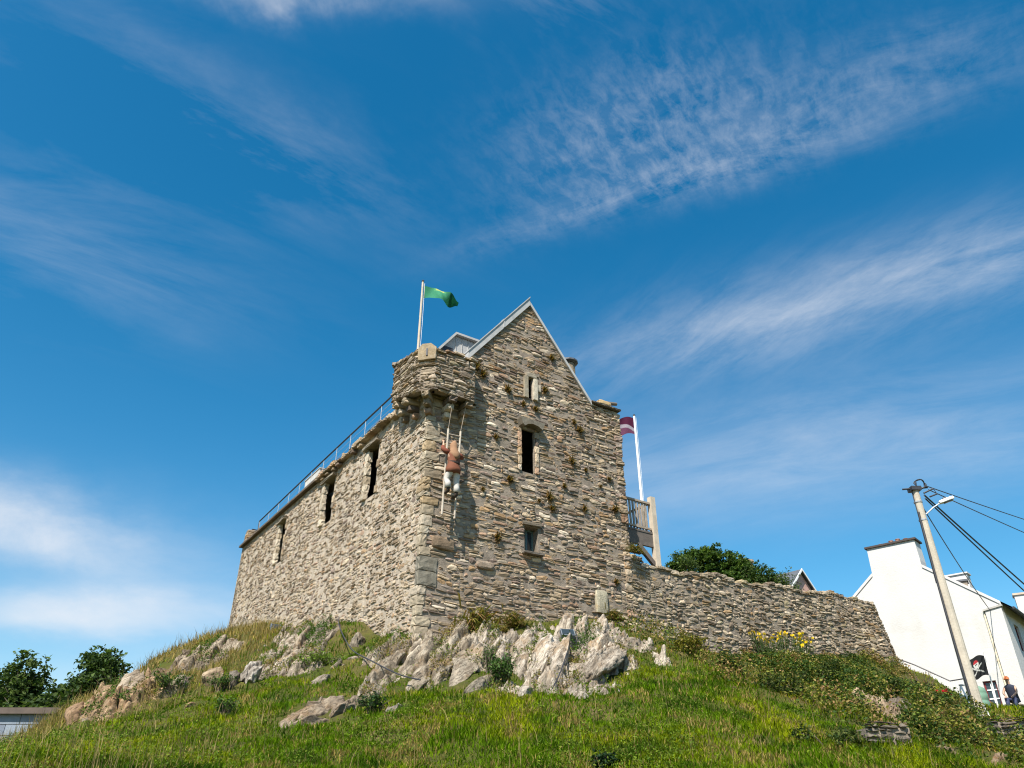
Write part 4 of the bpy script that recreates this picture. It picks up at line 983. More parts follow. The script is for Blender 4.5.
# distant roof beyond the curtain wall
ct = thing('distant_house', 'small far house with slate roof and pink gable peeping over the curtain wall', 'house', (22.75, 60.2, 14.72), 2.3)
mb = MB(); pk = plain('pink_render', (.55, .33, .27), .8); mb.prism([(-2.2, -7), (2.2, -7), (2.2, 2.6), (0, 4.5), (-2.2, 2.6)], 0, 7, axis=0); mb.build('wall', pk, ct)
mb = MB(); mb.add([(-.25, -2.5, 2.45), (7.2, -2.5, 2.45), (7.2, 0, 4.62), (-.25, 0, 4.62), (7.2, 2.5, 2.45), (-.25, 2.5, 2.45)], [(0, 1, 2, 3), (3, 2, 4, 5)]); mb.build('roof', M_['slate'], ct)
mb = MB(); [mb.prism([(s_*2.52, 2.33), (s_*2.52, 2.5), (0, 4.67), (0, 4.5)], -.3, -.24, axis=0) for s_ in (-1, 1)]; mb.build('bargeboard', M_['white'], ct)
cs = thing('stone_chimney', 'tan stone chimney top rising out of the dark shrubs behind the curtain wall', 'chimney', (14.1, 46.0, 9.0), .4)
mb = MB(); mb.box((-.45, -.3, 0), (.45, .3, 6.55), (.36, .28, .17)); mb.block((0, 0, 6.65), (1.0, .75, .2), .1, .05, (.4, .33, .24)); mb.build('stack', M_['dressed'], cs)
# block shed
shed = thing('block_shed', 'low grey blue concrete block shed with brown capping below the trees', 'shed', (-15.1, 28, 2.2), 0)
blk = [((.17, .20, .245), 3), ((.20, .235, .28), 3), ((.145, .17, .21), 2)]; r3 = random.Random(5); mb = MB()
for j in range(8):
    x = -8.0-(.35 if j % 2 else 0)
    while x < 0:
        w = .78; x1 = min(x+w, .0); x0 = max(x, -8.0)
        if x1-x0 > .1: mb.block(((x0+x1)/2, 0, .18+j*.34), (x1-x0-.015, .3, .325), .03, .006, pick(blk, r3))
        x += w
mb.build('block_wall', plain('concrete_block', (1, 1, 1), .9, .14, 5., usecol=True, bump=.3), shed)
mb = MB(); mb.box((-8.0, -.1, .0), (-.02, .1, 2.7)); mb.box((-.3, .16, 0), (-.02, 5, 2.6)); mb.build('wall_core', M_['mortar'], shed)
mb = MB(); mb.box((-8.1, -.3, 2.74), (.06, 5.2, 2.87)); mb.box((-8.1, -.33, 2.70), (.07, -.303, 2.89)); mb.build('roof_edge', plain('brown_board', (.10, .075, .06), .8, .25, 3.), shed)

# ------------------------------------------------------------------ power pole, cables, lamp
PX, PY = 14.0, 25.0; pz = float(ground(np.array([PX]), np.array([PY]))[0])
pole = thing('power_pole', 'tall pale weathered power pole leaning over the bank in front of the white house', 'power pole', (PX, PY, pz))
PT = 11.85-pz
mb = MB(); mb.tube([(.08, 0, -.6), (.04, 0, 2), (0, 0, PT)], [.185, .165, .115], 14); mb.build('pole', plain('weathered_pole', (.44, .39, .31), .85, .18, 2., bump=.4, bscale=14., dirt=((.25, .21, .16), .6, 1.2, .55)), pole)
mb = MB(); mb.tube([(-.11, -.06, PT-.9), (-.15, -.08, PT*.6), (-.15, -.1, PT*.3), (-.12, -.12, .2)], .035, 7); mb.tube([(-.12, -.03, PT-.1), (-.165, -.04, PT*.55)], .016, 6); mb.build('cable_riser', M_['dark'], pole)
mb = MB(); mb.box((-.17, -.17, PT-.12), (.17, .17, PT+.02)); mb.tube([(-.42, 0, PT-.05), (.42, -.1, PT-.02)], .03, 6)
for a in range(3): mb.tube([(.18+.2*math.cos(t)*(1-.1*a), -.12+.05*math.sin(3*t+a), PT+.10+.16*math.sin(t)) for t in np.linspace(0, 6.6, 22)], .017, 5)
mb.tube([(.2, -.15, PT-.25), (.55, -.2, PT-.1), (.62, -.2, PT-.3), (.35, -.2, PT-.4)], .03, 6); mb.build('cable_coils', M_['dark'], pole)
for zz in (PT-.55, PT-1.2): 
    mb = MB(); mb.tube([(0, 0, zz), (0, 0, zz+.05)], .14, 12); mb.build('strap', M_['steel'], pole)
lamp = thing('street_lamp', 'small white street lamp on a short arm near the top of the power pole', 'street lamp', (PX, PY, pz+PT-1.0))
mb = MB(); mb.tube([(.1, -.12, 0), (.35, -.18, .2), (.62, -.24, .36)], .024, 8); mb.build('arm', M_['steel'], lamp)
mb = MB(); hr = rotm(-.3, -.28)
mb.block((.82, -.29, .44), (.50, .2, .12), .35, .03, (1, 1, 1), hr); mb.build('lamp_head', M_['white'], lamp)
mb = MB(); mb.block((.87, -.30, .395), (.3, .15, .06), .3, .03, (.6, .62, .6), hr); mb.build('diffuser', M_['glass'], lamp)
mb = MB(); mb.block((.78, -.28, .51), (.14, .1, .05), .2, .03, (.1, .1, .1), hr); mb.build('sensor', M_['dark'], lamp)
top = np.array([PX, PY, pz+PT])
def wire(label, a, b, sag, r, n=20, group=None):
    a = np.array(a); b = np.array(b); mb = MB()
    mb.tube([(a+(b-a)*t+np.array([0, 0, -4*sag*t*(1-t)]))-a for t in np.linspace(0, 1, n)], r, 5); o = mb.build('overhead_cable', M_['dark'], None); o.location = a; tag(o, label, 'cable', group); return o
def thru(a, q, f): return np.array(a)+(np.array(q)-np.array(a))*f
ta = top+np.array([.35, -.1, .05]); wire('thin upper overhead cable running off the pole top above the lamp', ta, thru(ta, (21.62, 31, 12.95), 2.2), .05, .018)
tb = top+np.array([.4, -.15, -.12]); wire('thin overhead cable just under the uppermost one, passing behind the lamp', tb, thru(tb, (21.43, 31, 12.37), 2.2), .05, .018)
tc = top+np.array([.2, -.15, -.32]); wire('thick slack bundle of overhead cable dropping steeply from the pole', tc, thru(tc, (20.05, 30, 9.93), 1.9), .05, .03)
td = top+np.array([.2, -.15, -.44]); wire('second thick overhead cable hanging just below the thick bundle', td, thru(td, (19.97, 30, 9.66), 1.9), .05, .026)
te = top+np.array([.15, .1, -.6]); wire("single service cable from the pole down to the white house's gable", te, (22.9, 37.3, 10.6), .2, .018)

# ------------------------------------------------------------------ things on the lawn by the house
def gz(x, y): return float(ground(np.array([x]), np.array([y]))[0])
pf = thing('pirate_flagpole', 'leaning thin pole with a black skull flag beside the white house', 'flag', (17.62, 30, gz(17.62, 30)-.1))
mb = MB(); zt_ = 7.3-gz(17.62, 30)+.1; mb.tube([(0, 0, 0), (.06, 0, zt_)], [.028, .02], 8, (.75, .72, .68)); mb.build('pole', M_['paint'], pf)
def jolly(t, s_):
    x, y = (t-.5)*.72, (s_-.46)*.56
    if x*x/.010+(y+.06)**2/.012 < 1 and not (abs(abs(x)-.035) < .018 and abs(y+.05) < .02): return (.5, .04, .05) if y < -.09 else (.7, .68, .66)
    if abs(abs(x)-abs(y-.09)*1.6) < .028 and abs(x) < .2: return (.62, .6, .58)
    if (x-.04)**2+(y-.02)**2 < .0016: return (.5, .05, .06)
    return (.025, .025, .028)
fl = flag_part('flag', (.04, 0, zt_-.12), (-.97, .22, 0), .72, .70, jolly, pf, droop=.10, amp=.05, nx=40, ny=34)
tk = thing('oil_tank', 'green ribbed plastic oil tank standing behind the power pole', 'tank', (18.05, 31.8, gz(18.05, 31.8)-.05)); tk.scale = (.72, .72, .95)
mb = MB(); gr = plain('green_plastic', (.16, .27, .19), .45, .1, 3.)
mb.loft([[(q*math.cos(t*math.pi/12), q*.8*math.sin(t*math.pi/12), h) for t in range(24)] for q, h in ((.42, 0), (.47, .05), (.47, .22), (.44, .25), (.47, .28), (.47, .48), (.44, .51), (.47, .54), (.47, .76), (.44, .79), (.46, .83), (.40, .98), (.2, 1.06), (.05, 1.07))]); mb.smooth = True; mb.build('tank_body', gr, tk)
mb = MB(); mb.tube([(0, 0, 1.06), (0, 0, 1.13)], .1, 12); mb.build('filler_cap', M_['dark'], tk)
tr = thing('trestle', 'white folding A frame trestle standing by the foot of the power pole', 'trestle', (15.35, 27.6, gz(15.35, 27.6)), .3)
for sx in (-.3, .3):
    for sy in (-.35, .35): mb = MB(); mb.tube([(sx, sy, -.03), (sx*.8, 0, 1.08)], .028, 7, (.7, .7, .68)); mb.build('leg', M_['white'], tr)
for zz, yy in ((.4, .22), (.75, .11)):
    for s_ in (-1, 1): mb = MB(); mb.tube([(-.27, s_*yy, zz), (.27, s_*yy, zz)], .02, 6); mb.build('rung', M_['white'], tr)
mb = MB(); mb.box((-.27, -.05, 1.06), (.27, .05, 1.1)); mb.build('top_board', M_['steel'], tr)
# handrail with white bars down to the house
fc = thing('handrail', 'dark handrail on thin white bars descending in front of the white house wall', 'railing', (19.56, 39.15, 6.), 0)
FP = [np.array(p)-np.array((19.56, 39.15, 6.)) for p in ((18.7, 40.0, 9.1), (19.56, 39.15, 8.45), (20.57, 38.25, 7.58), (21.16, 37.72, 7.63))]
mb = MB(); mb.tube(FP, .03, 7); mb.build('top_rail', M_['dark'], fc)
mb = MB()
for i in range(3):
    n_ = int(np.linalg.norm(FP[i+1]-FP[i])/.13)
    for q in range(n_): p = FP[i]+(FP[i+1]-FP[i])*q/n_; mb.tube([p, p-np.array([0, 0, 1.5])], .010, 4)
mb.build('bars', M_['white'], fc)
# seated person by the window
ps = thing('person', 'seated person in dark top and orange cap leaning beside the white house window', 'person', (19.35, 31.7, gz(19.35, 31.7)), 2.3)
k = Sk(); pel = k.j((0, 0, .46), (.14, .11)); s1 = k.j((.0, .06, .68), (.13, .10), pel); c1 = k.j((0, .14, .90), (.16, .11), s1); n1 = k.j((0, .2, 1.05), .05, c1); h1 = k.j((0, .23, 1.14), (.075, .085), n1); k.j((0, .24, 1.26), (.08, .09), h1)
for sg in (-1, 1):
    a = k.j((sg*.18, .14, .97), .055, c1); e = k.j((sg*.24, .30, .74), .042, a); w = k.j((sg*.12, .46, .60), .03, e); hand(k, (sg*.12, .47, .60), (-sg, 0, 0), (0, .95, -.25), (0, -.2, -.95), w)
    h_ = k.j((sg*.09, .06, .46), .08, pel); kn = k.j((sg*.13, .46, .48), .06, h_); an = k.j((sg*.13, .46, .09), .042, kn); k.j((sg*.13, .62, .03), .036, an)
skin_body('body', k.J, k.E, k.R, ps, M_['skin'])
mb = MB(); mb.loft([ell(0, .0, .42, .19, .16), ell(0, .05, .66, .175, .15), ell(0, .13, .90, .205, .15), ell(0, .17, .99, .19, .11), ell(0, .2, 1.05, .07, .07)], (.025, .03, .05)); mb.smooth = True; mb.build('jumper', M_['cloth'], ps)
for sg in (-1, 1):
    mb = MB(); mb.tube([(sg*.08, .04, .47), (sg*.13, .46, .50), (sg*.13, .46, .12)], [.10, .085, .07], 10, (.04, .05, .10)); mb.smooth = True; mb.build('trouser_leg', M_['cloth'], ps)
mb = MB(); mb.loft([ell(0, .24, 1.22, .095, .105), ell(0, .24, 1.29, .09, .10), ell(0, .24, 1.345, .05, .055)], (.5, .16, .06)); mb.box((-.07, .33, 1.215), (.07, .42, 1.23), (.5, .16, .06)); mb.build('cap', M_['cloth'], ps)
sl = thing('stool', 'low wooden stool under the seated person by the white house', 'stool', (19.35, 31.7, gz(19.35, 31.7)), 2.3)
mb = MB(); mb.box((-.2, -.17, .31), (.2, .17, .35)); mb.build('seat', M_['wood'], sl)
for sx in (-.15, .15):
    for sy in (-.12, .12): mb = MB(); mb.box((sx-.02, sy-.02, -.05), (sx+.02, sy+.02, .308)); mb.build('leg', M_['wood'], sl)

# ------------------------------------------------------------------ floodlights and cables on the rock
def floodlight(label, x, y, z, rz, s_=1.):
    t = thing('floodlight', label, 'floodlight', (x, y, z), rz)
    mb = MB(); mb.box((-.17*s_, -.05*s_, .22*s_), (.17*s_, .05*s_, .44*s_), M=rotm(0, 0, -.7), off=(0, .1, .06)); 
    for q in range(6): mb.box(((-.15+q*.055)*s_, .053*s_, .23*s_), ((-.135+q*.055)*s_, .09*s_, .43*s_), M=rotm(0, 0, -.7), off=(0, .1, .06))
    mb.build('housing', plain('grey_casting', (.16, .19, .22), .5), t)
    mb = MB(); mb.box((-.15*s_, -.062*s_, .24*s_), (.15*s_, -.053*s_, .42*s_), M=rotm(0, 0, -.7), off=(0, .1, .06)); mb.build('lens', M_['glass'], t)
    mb = MB(); mb.tube([(-.19*s_, .25*s_, .36*s_), (-.19*s_, 0, .02), (.19*s_, 0, .02), (.19*s_, .25*s_, .36*s_)], .016, 6); mb.tube([(0, 0, -.15), (0, 0, .03)], .03, 6); mb.build('bracket', M_['dark'], t)
floodlight('grey floodlight aimed at the castle from the pale rock fins', 1.74, 23.4, 6.28, .2, 1.25)
floodlight("dark floodlight at the foot of the castle's side wall behind grass", -9.0, 30.4, 8.0, .6, 1.2)
def hose(label, pts, r):
    a = np.array(pts[0]); P = np.array(pts)-a; n_ = len(P); out = []
    for t in np.linspace(0, n_-1, n_*6):        # smooth through the points
        i = min(int(t), n_-2); f = t-i; p0 = P[max(i-1, 0)]; p1 = P[i]; p2 = P[i+1]; p3 = P[min(i+2, n_-1)]
        out.append(.5*((2*p1)+(-p0+p2)*f+(2*p0-5*p1+4*p2-p3)*f*f+(-p0+3*p1-3*p2+p3)*f**3))
    mb = MB(); mb.tube(out, r, 7); o = mb.build('cable', M_['dark'], None); o.location = a; tag(o, label, 'cable')
hose('black cable drooping over the rocks below the castle corner', [(-6.05, 27.4, 8.0), (-5.85, 26.6, 7.55), (-5.25, 24.9, 6.75), (-4.6, 23.2, 6.05), (-3.8, 21.6, 5.5), (-2.9, 20.7, 5.0), (-2.25, 20.0, 4.75)], .017)
hose('dark cable running straight down the pale fins from the floodlight', [(1.68, 23.3, 6.3), (1.5, 21.6, 5.75), (1.2, 20.2, 4.95), (.95, 19.3, 4.45)], .016)

# ------------------------------------------------------------------ vegetation
rs = np.random.default_rng(17)
RK = np.array([((np.array(a)+np.array(b))/2)[:2] for _, a, b, w in ROCKS]); 
RA = np.array([a for _, a, b, w in ROCKS]); RB = np.array([b for _, a, b, w in ROCKS]); RW = np.array([w for *_, w in ROCKS])
def rockdist(x, y):
    "plan distance to the nearest rock axis, minus its half width"
    P = np.stack([x, y], 1); best = np.full(len(P), 9.)
    for a, b, w in zip(RA[:, :2], RB[:, :2], RW):
        d = b-a; t = np.clip(((P-a) @ d)/(d @ d+1e-9), 0, 1); q = a+t[:, None]*d
        best = np.minimum(best, np.linalg.norm(P-q, axis=1)-w*.55)
    return best
def clocal(x, y):
    dx, dy = x-P0[0], y-P0[1]; c, s_ = math.cos(CR), math.sin(CR); return dx*c+dy*s_, -dx*s_+dy*c
def free(x, y):
    X, Y = clocal(x, y)
    return ~((X > -.12) & (X < 8.7) & (Y > -.12) & (Y < 22)) & ~((X >= 8.7) & (X < 24) & (Y > -.2) & (Y < 10))
def scatter(n, power=1.6, y0=7., y1=46.):
    out = []
    u = rs.random(n*2); y = (y0**(1-power)+u*(y1**(1-power)-y0**(1-power)))**(1/(1-power))
    x = rs.uniform(-.82, .84, n*2)*(y+2)
    k = free(x, y) & (x > -17) & ~((x < -13.6) & (y > 25)); x, y = x[k][:n], y[k][:n]
    hx = (x-23.3)*-.743+(y-37)*.669; hy = (x-23.3)*-.669+(y-37)*-.743
    k = ~((hx > -.4) & (hy < .25) & (hx < 9)); return x[k], y[k]
def bank(x, y):
    "1 on the rough bramble bank at the right, 0 on the grass"
    edge = (x-5.0-(22-y)*.52+ (fbm(x*.7, y*.7, 51)-.5)*4.)
    v = np.clip(edge/1.6+.2, 0, 1)*np.clip((36.-y+x*.1)/3, 0, 1)*np.clip((15.0-x+np.maximum(0, y-29)*.5)/1.2, 0, 1)
    return v
def blades(x, y, h, w, col, lean=.55, clump=0):
    n = len(x); z = ground(x, y); A = rs.uniform(0, 2*np.pi, n); ln = rs.gamma(2., lean*.5, n)*h
    b = np.stack([x, y, z-.03], 1); dx = np.stack([np.cos(A), np.sin(A), 0*A], 1); B = A+rs.uniform(-.9, .9, n)+np.pi/2; sd = np.stack([np.cos(B), np.sin(B), 0*A], 1)*w[:, None]
    mid = b+dx*(ln*.35)[:, None]; mid[:, 2] += h*.6; tip = b+dx*ln[:, None]; tip[:, 2] += h
    V = np.stack([b-sd, b+sd, mid+sd*.75, mid-sd*.75, tip], 1); return V, col
def grasscol(x, y, n):
    f = fbm(x*.55, y*.55, 31); g = fbm(x*1.7+4, y*1.7, 33); r = rs.random(n)
    lush = np.array([.085, .155, .004]); yel = np.array([.205, .24, .005]); dry = np.array([.30, .22, .07]); dk = np.array([.032, .075, .006])
    a = np.clip((f-.43)*4.5, 0, 1)[:, None]; c = lush*(1-a)+yel*a
    b_ = np.clip((.47-g)*6, 0, .9)[:, None]; c = c*(1-b_)+dk*b_
    crest = np.clip((-(x+7.6))/2.0, 0, 1)*np.clip((y-20.)/2.5, 0, 1)
    dr = np.clip((g-.58)*5, 0, .6)+.8*crest+.08; m = r < dr; c[m] = dry*(.65+.5*rs.random((m.sum(), 1)))
    return c*rs.uniform(.68, 1.32, (n, 1)), crest
x, y = scatter(680000, 1.75); n = len(x); rd = np.minimum(rockdist(x, y), .42-bedrock_mask(x, y)*3); bk = bank(x, y)
keep = (rd > rs.uniform(-.05, .22, n)) & (rs.random(n) > bk*.62)
bare = (fbm(x*.6+20, y*.6, 71) > .56) & (x < -7.5) & (rs.random(n) < .6); keep &= ~bare
x, y, bk = x[keep], y[keep], bk[keep]; n = len(x); c, crest = grasscol(x, y, n)
hf = .55+.9*fbm(x*.9, y*.9, 41); h = (.065+.17*np.clip(hf-.8, 0, 1)**1.1+.03*hf)*rs.uniform(.6, 1.35, n)*(1+1.0*crest*rs.random(n)); w = (.0042+.00034*y)*rs.uniform(.7, 1.4, n)
m = bk > .4; c[m] = c[m]*np.array([.95, .8, .85])
V, C = blades(x, y, h, w, c)
def blade_obj(name, V, C, label, cat):
    o = blades_mesh(name, V, C, M_['grass']); return tag(o, label, cat, kind='stuff')
blade_obj('grass', V, C, 'meadow grass covering the sunny mound below the castle', 'grass')
# long seed stems on the crest and the near left
x, y = scatter(60000, 1.1, 11, 42); cr = (np.clip((-(x+6.5))/2.5, 0, 1)*np.clip((y-19)/3, 0, 1) > .3) | ((x < -5) & (y < 19) & (fbm(x*.6, y*.6, 9) > .5) & (rs.random(len(x)) < .35)) | ((rs.random(len(x)) < .03) & (bank(x, y) < .5)); k = cr & (rockdist(x, y) > .05) & (bedrock_mask(x, y) < .05) & (rs.random(len(x)) < .75)
x, y = x[k], y[k]; n = len(x); V, C = blades(x, y, rs.uniform(.25, .62, n), (.003+.00016*y)*np.ones(n), np.array([.27, .21, .09])*rs.uniform(.6, 1.25, (n, 1)), .35)
blade_obj('tall_grass', V, C, 'tall dry seeding grass stems along the crest and the near slope', 'grass')
def leaves(ctr, size, col, up=.5, asp=.6):
    n = len(ctr); N = rs.normal(size=(n, 3)); N[:, 2] = np.abs(N[:, 2])+up; N /= np.linalg.norm(N, axis=1)[:, None]
    T = rs.normal(size=(n, 3)); T -= (T*N).sum(1)[:, None]*N; T /= np.linalg.norm(T, axis=1)[:, None]; B = np.cross(N, T)
    s_ = size[:, None]; droop = N*s_*.18
    V = np.stack([ctr-T*s_, ctr+B*s_*asp+droop*.6, ctr+T*s_-droop, ctr-B*s_*asp+droop*.6], 1); return V.reshape(-1, 3), np.repeat(col, 4, 0)
def leaf_faces(n): return np.arange(n*4).reshape(n, 4)
# broad-leaved weeds in drifts through the grass
x, y = scatter(260000, 1.7, 9, 26); f = fbm(x*.8, y*.8, 61); g = fbm(x*3., y*3., 63); bk = bank(x, y)
k = (f+g*.8 > .95) & (rockdist(x, y) > -.05) & (bedrock_mask(x, y) < .06) & (bk < .5) & (rs.random(len(x)) < np.clip(1.2-np.maximum(0, (x-2)*.25), .12, 1)); x, y = x[k], y[k]; n = len(x)
hh = rs.uniform(.05, .30, n)*(.5+fbm(x*2, y*2, 65)); ctr = np.stack([x, y, ground(x, y)+hh], 1)
mixf = rs.random((n, 1)); col = np.array([.065, .125, .010])*(1-mixf)+np.array([.15, .20, .016])*mixf; col = col*rs.uniform(.7, 1.35, (n, 1))
V, C = leaves(ctr, rs.uniform(.012, .032, n), col, .45, .45); o = mesh_np('broadleaf_weeds', V, leaf_faces(n), C, M_['leaf']); tag(o, 'broad leaved green weeds spreading in drifts through the grass', 'weeds', kind='stuff')
# undergrowth of the rough bank
x, y = scatter(230000, 1.5, 12, 36); xb = rs.uniform(8.5, 17.6, 110000); yb = rs.uniform(25, 37, 110000); kb = free(xb, yb) & ((xb-23.3)*-.669+(yb-37)*-.743 > .9); x = np.concatenate([x, xb[kb]]); y = np.concatenate([y, yb[kb]]); bk = bank(x, y); k = (rs.random(len(x)) < bk) & (rockdist(x, y) > -.02); x, y = x[k], y[k]; n = len(x)
dens = fbm(x*.8, y*.8, 81); k = (dens+rs.normal(0, .06, n) > .44); x, y, dens = x[k], y[k], dens[k]; n = len(x)
hh = rs.random(n)**.6*np.clip((dens-.38)*3.2, .06, .75)*np.where((y > 27.5) | (x > 13.2), .45, 1.); ctr = np.stack([x, y, ground(x, y)+hh], 1)
hue = fbm(x*1.2, y*1.2, 83)+rs.normal(0, .07, n); P_ = np.array([[.035, .07, .015], [.085, .12, .018], [.16, .16, .026], [.27, .20, .07], [.23, .14, .06]])
ix = np.clip(((hue-.32)*11), 0, 4).astype(int); ix = np.where(rs.random(n) < .25, rs.integers(0, 3, n), ix); col = P_[ix]*rs.uniform(.6, 1.4, (n, 1))
V, C = leaves(ctr, rs.uniform(.022, .058, n), col, .4, .55); o = mesh_np('undergrowth', V, leaf_faces(n), C, M_['leaf']); tag(o, 'tangled bramble and weed undergrowth on the rough bank below the curved wall', 'undergrowth', kind='stuff')

# leafy weeds and dry tufts rooted in the joints of the bedrock
xr = rs.uniform(-13.5, 5.5, 220000); yr = rs.uniform(19.5, 31, 220000); hb = bedrock_mask(xr, yr); pk = fbm(xr*1.6, yr*1.6, 111)
k = (hb > .0) & (hb < .34) & (pk > .53) & free(xr, yr); xr, yr, hb = xr[k], yr[k], hb[k]; n = len(xr)
ctr = np.stack([xr, yr-.12, ground(xr, yr)+hb+rs.uniform(.03, .2, n)], 1); P_ = np.array([[.05, .10, .015], [.09, .14, .02], [.17, .17, .03], [.22, .16, .06]]); ix = np.clip((fbm(xr*.9, yr*.9, 113)-.3)*9+rs.normal(0, .6, n), 0, 3).astype(int)
V, C = leaves(ctr, rs.uniform(.016, .045, n), P_[ix]*rs.uniform(.65, 1.35, (n, 1)), .4, .45); o = mesh_np('rock_weeds', V, leaf_faces(n), C, M_['leaf']); tag(o, 'small weeds and mossy tufts growing in the cracks of the bedrock', 'weeds', kind='stuff')

# shrubs and trees
def foliage(name, parent, lumps, n, size, pal, seed, sq=.75, asp=.5, off=(0, 0, 0), up=.35):
    r = np.random.default_rng(seed); L = np.array(lumps, float); wt = L[:, 3]**2.2; wt /= wt.sum(); ix = r.choice(len(L), n, p=wt)
    d = r.normal(size=(n, 3)); d /= np.linalg.norm(d, axis=1)[:, None]; q = r.random(n)**.45
    # each lump is broken into sprigs so that the outline is ragged and gaps stay open
    ns = 34; sp = r.normal(size=(len(L), ns, 3)); sp /= np.linalg.norm(sp, axis=2)[..., None]; sp *= r.uniform(.45, 1.15, (len(L), ns, 1))
    s_ = sp[ix, r.integers(0, ns, n)]; P = L[ix, :3]+(s_+d*q[:, None]*.34)*L[ix, 3:4]*np.array([1, 1, sq])
    pal = np.array(pal); tone = r.integers(0, len(pal), (len(L), ns)); col = pal[np.clip(tone[ix, r.integers(0, ns, n)], 0, len(pal)-1)]*r.uniform(.65, 1.35, (n, 1))
    V, C = leaves(P+np.array(off), size*r.uniform(.6, 1.35, n), col, up, asp); return mesh_np(name, V, leaf_faces(n), C, M_['leaf'], parent)
def tree(label, x, y, H, lumps, n, size, pal, seed, tr=.16, z=None, cat='tree', name='tree', group=None):
    z = gz(x, y)-.1 if z is None else z; t = thing(name, label, cat, (x, y, z), 0, group)
    r = random.Random(seed); mb = MB(); f0 = lumps[0]
    bend = [(0, 0, 0), (.08, .03, H*.25), (-.05, .05, H*.5), (.1, 0, H*.8)]; mb.tube(bend, [tr, tr*.8, tr*.6, tr*.25], 9)
    for L in lumps:
        s_ = .25+.5*r.random(); b0 = np.array([0, 0, H*.75*s_]); e = np.array(L[:3]); m = (b0+e)/2+np.array([r.uniform(-.2, .2), r.uniform(-.2, .2), .1])
        mb.tube([b0, m, e], [tr*.42, tr*.28, tr*.08], 6)
        for _ in range(3):
            q = e+np.array([r.uniform(-1, 1), r.uniform(-1, 1), r.uniform(-.4, 1)])*L[3]*.8; mb.tube([m+(e-m)*.5, (m+e)/2*.4+q*.6, q], [tr*.16, tr*.1, tr*.04], 5)
    mb.smooth = True; mb.build('trunk', M_['bark'], t); foliage('crown', t, lumps, n, size, pal, seed); return t
DG = [(.028, .05, .014), (.04, .07, .016), (.065, .10, .02), (.09, .13, .03), (.03, .055, .018)]
def lump_cloud(seed, n, rx, ry, z0, z1, r0, r1, top=None):
    r = random.Random(seed); out = []
    for _ in range(n):
        a = r.uniform(0, 2*math.pi); q = math.sqrt(r.random()); z = r.uniform(0, 1); k = math.sqrt(max(.05, 1-(2*z-1)**2*.85))
        out.append((rx*q*math.cos(a)*k, ry*q*math.sin(a)*k, z0+(z1-z0)*z, r.uniform(r0, r1)))
    return out
def gtree(label, u_x, y, top, seed, w, n=9000, size=.10, pal=DG, nl=30, low=.0, tr=.13):
    z = gz(u_x, y)-.1; H = top-z; return tree(label, u_x, y, H, lump_cloud(seed, nl, w, w, H*low+.5, H-.45, .45, .85), n, size, pal, seed, tr, z)
gtree('dark leafy tree at the edge of the view behind the block shed', -21.4, 34.5, 7.1, 1, 1.7)
gtree('leaning dark tree with ragged pointed top rising above the block shed', -20.3, 33.5, 8.0, 2, 1.15, 11000)
gtree('small dark tree filling the gap between the leaning tree and the rounded one', -18.5, 34.5, 6.9, 3, 1.0, 7000)
gtree('rounded bushy tree standing highest beside the brown rocky flank', -16.9, 33.0, 8.15, 4, .72, 9000, .095, [(.03, .055, .016), (.05, .085, .02), (.075, .115, .03), (.03, .06, .02)], 20)
gtree('low dark tree filling in behind the shed roof under the rounded tree', -17.6, 31.6, 6.2, 5, 1.5, 11000)
gtree('small bushy tree showing low between the leaning tree and the tallest one', -17.9, 33.2, 7.0, 9, .8, 7000)
gtree('low leafy tree squeezed in directly behind the leaning tree', -19.3, 34.2, 6.6, 10, .9, 7000)
gtree('low dark thicket tree against the shed roof under the edge tree', -20.6, 31.8, 6.2, 6, 1.6, 11000)
# spiky shrub on the skyline of the crest
def sprigs(label, x, y, h, n, seed, pal, wid=.5, z=None, leafn=26, ls=.05, name='shrub'):
    z = gz(x, y) if z is None else z; t = thing(name, label, 'shrub', (x, y, z-.05)); r = random.Random(seed); mb = MB(); P = []
    for k in range(n):
        a = r.uniform(0, 6.28); l = h*r.uniform(.55, 1.); e = np.array([math.cos(a)*wid*r.uniform(.3, 1), math.sin(a)*wid*r.uniform(.3, 1), l]); b0 = np.array([r.uniform(-.1, .1), r.uniform(-.1, .1), 0]); m = b0+(e-b0)*.5+np.array([0, 0, .08])
        mb.tube([b0, m, e], [.014, .010, .004], 5)
        for q in range(leafn): s_ = r.uniform(.3, 1.02); p = b0+(e-b0)*s_+np.array([0, 0, .08*4*s_*(1-s_)]); P.append(p+np.array([r.gauss(0, .05), r.gauss(0, .05), r.gauss(0, .04)]))
    mb.build('stems', M_['bark'], t); P = np.array(P); nn = len(P); rr = np.random.default_rng(seed); col = np.array(pal)[rr.integers(0, len(pal), nn)]*rr.uniform(.7, 1.3, (nn, 1))
    V, C = leaves(P, ls*rr.uniform(.6, 1.3, nn), col, .4, .5); mesh_np('leaves', V, leaf_faces(nn), C, M_['leaf'], t); return t
sprigs('sparse leafy sprigs sticking up from the skyline of the brown crest', -14.4, 30.2, 1.5, 16, 1, DG, 1.1, None, 24, .06)
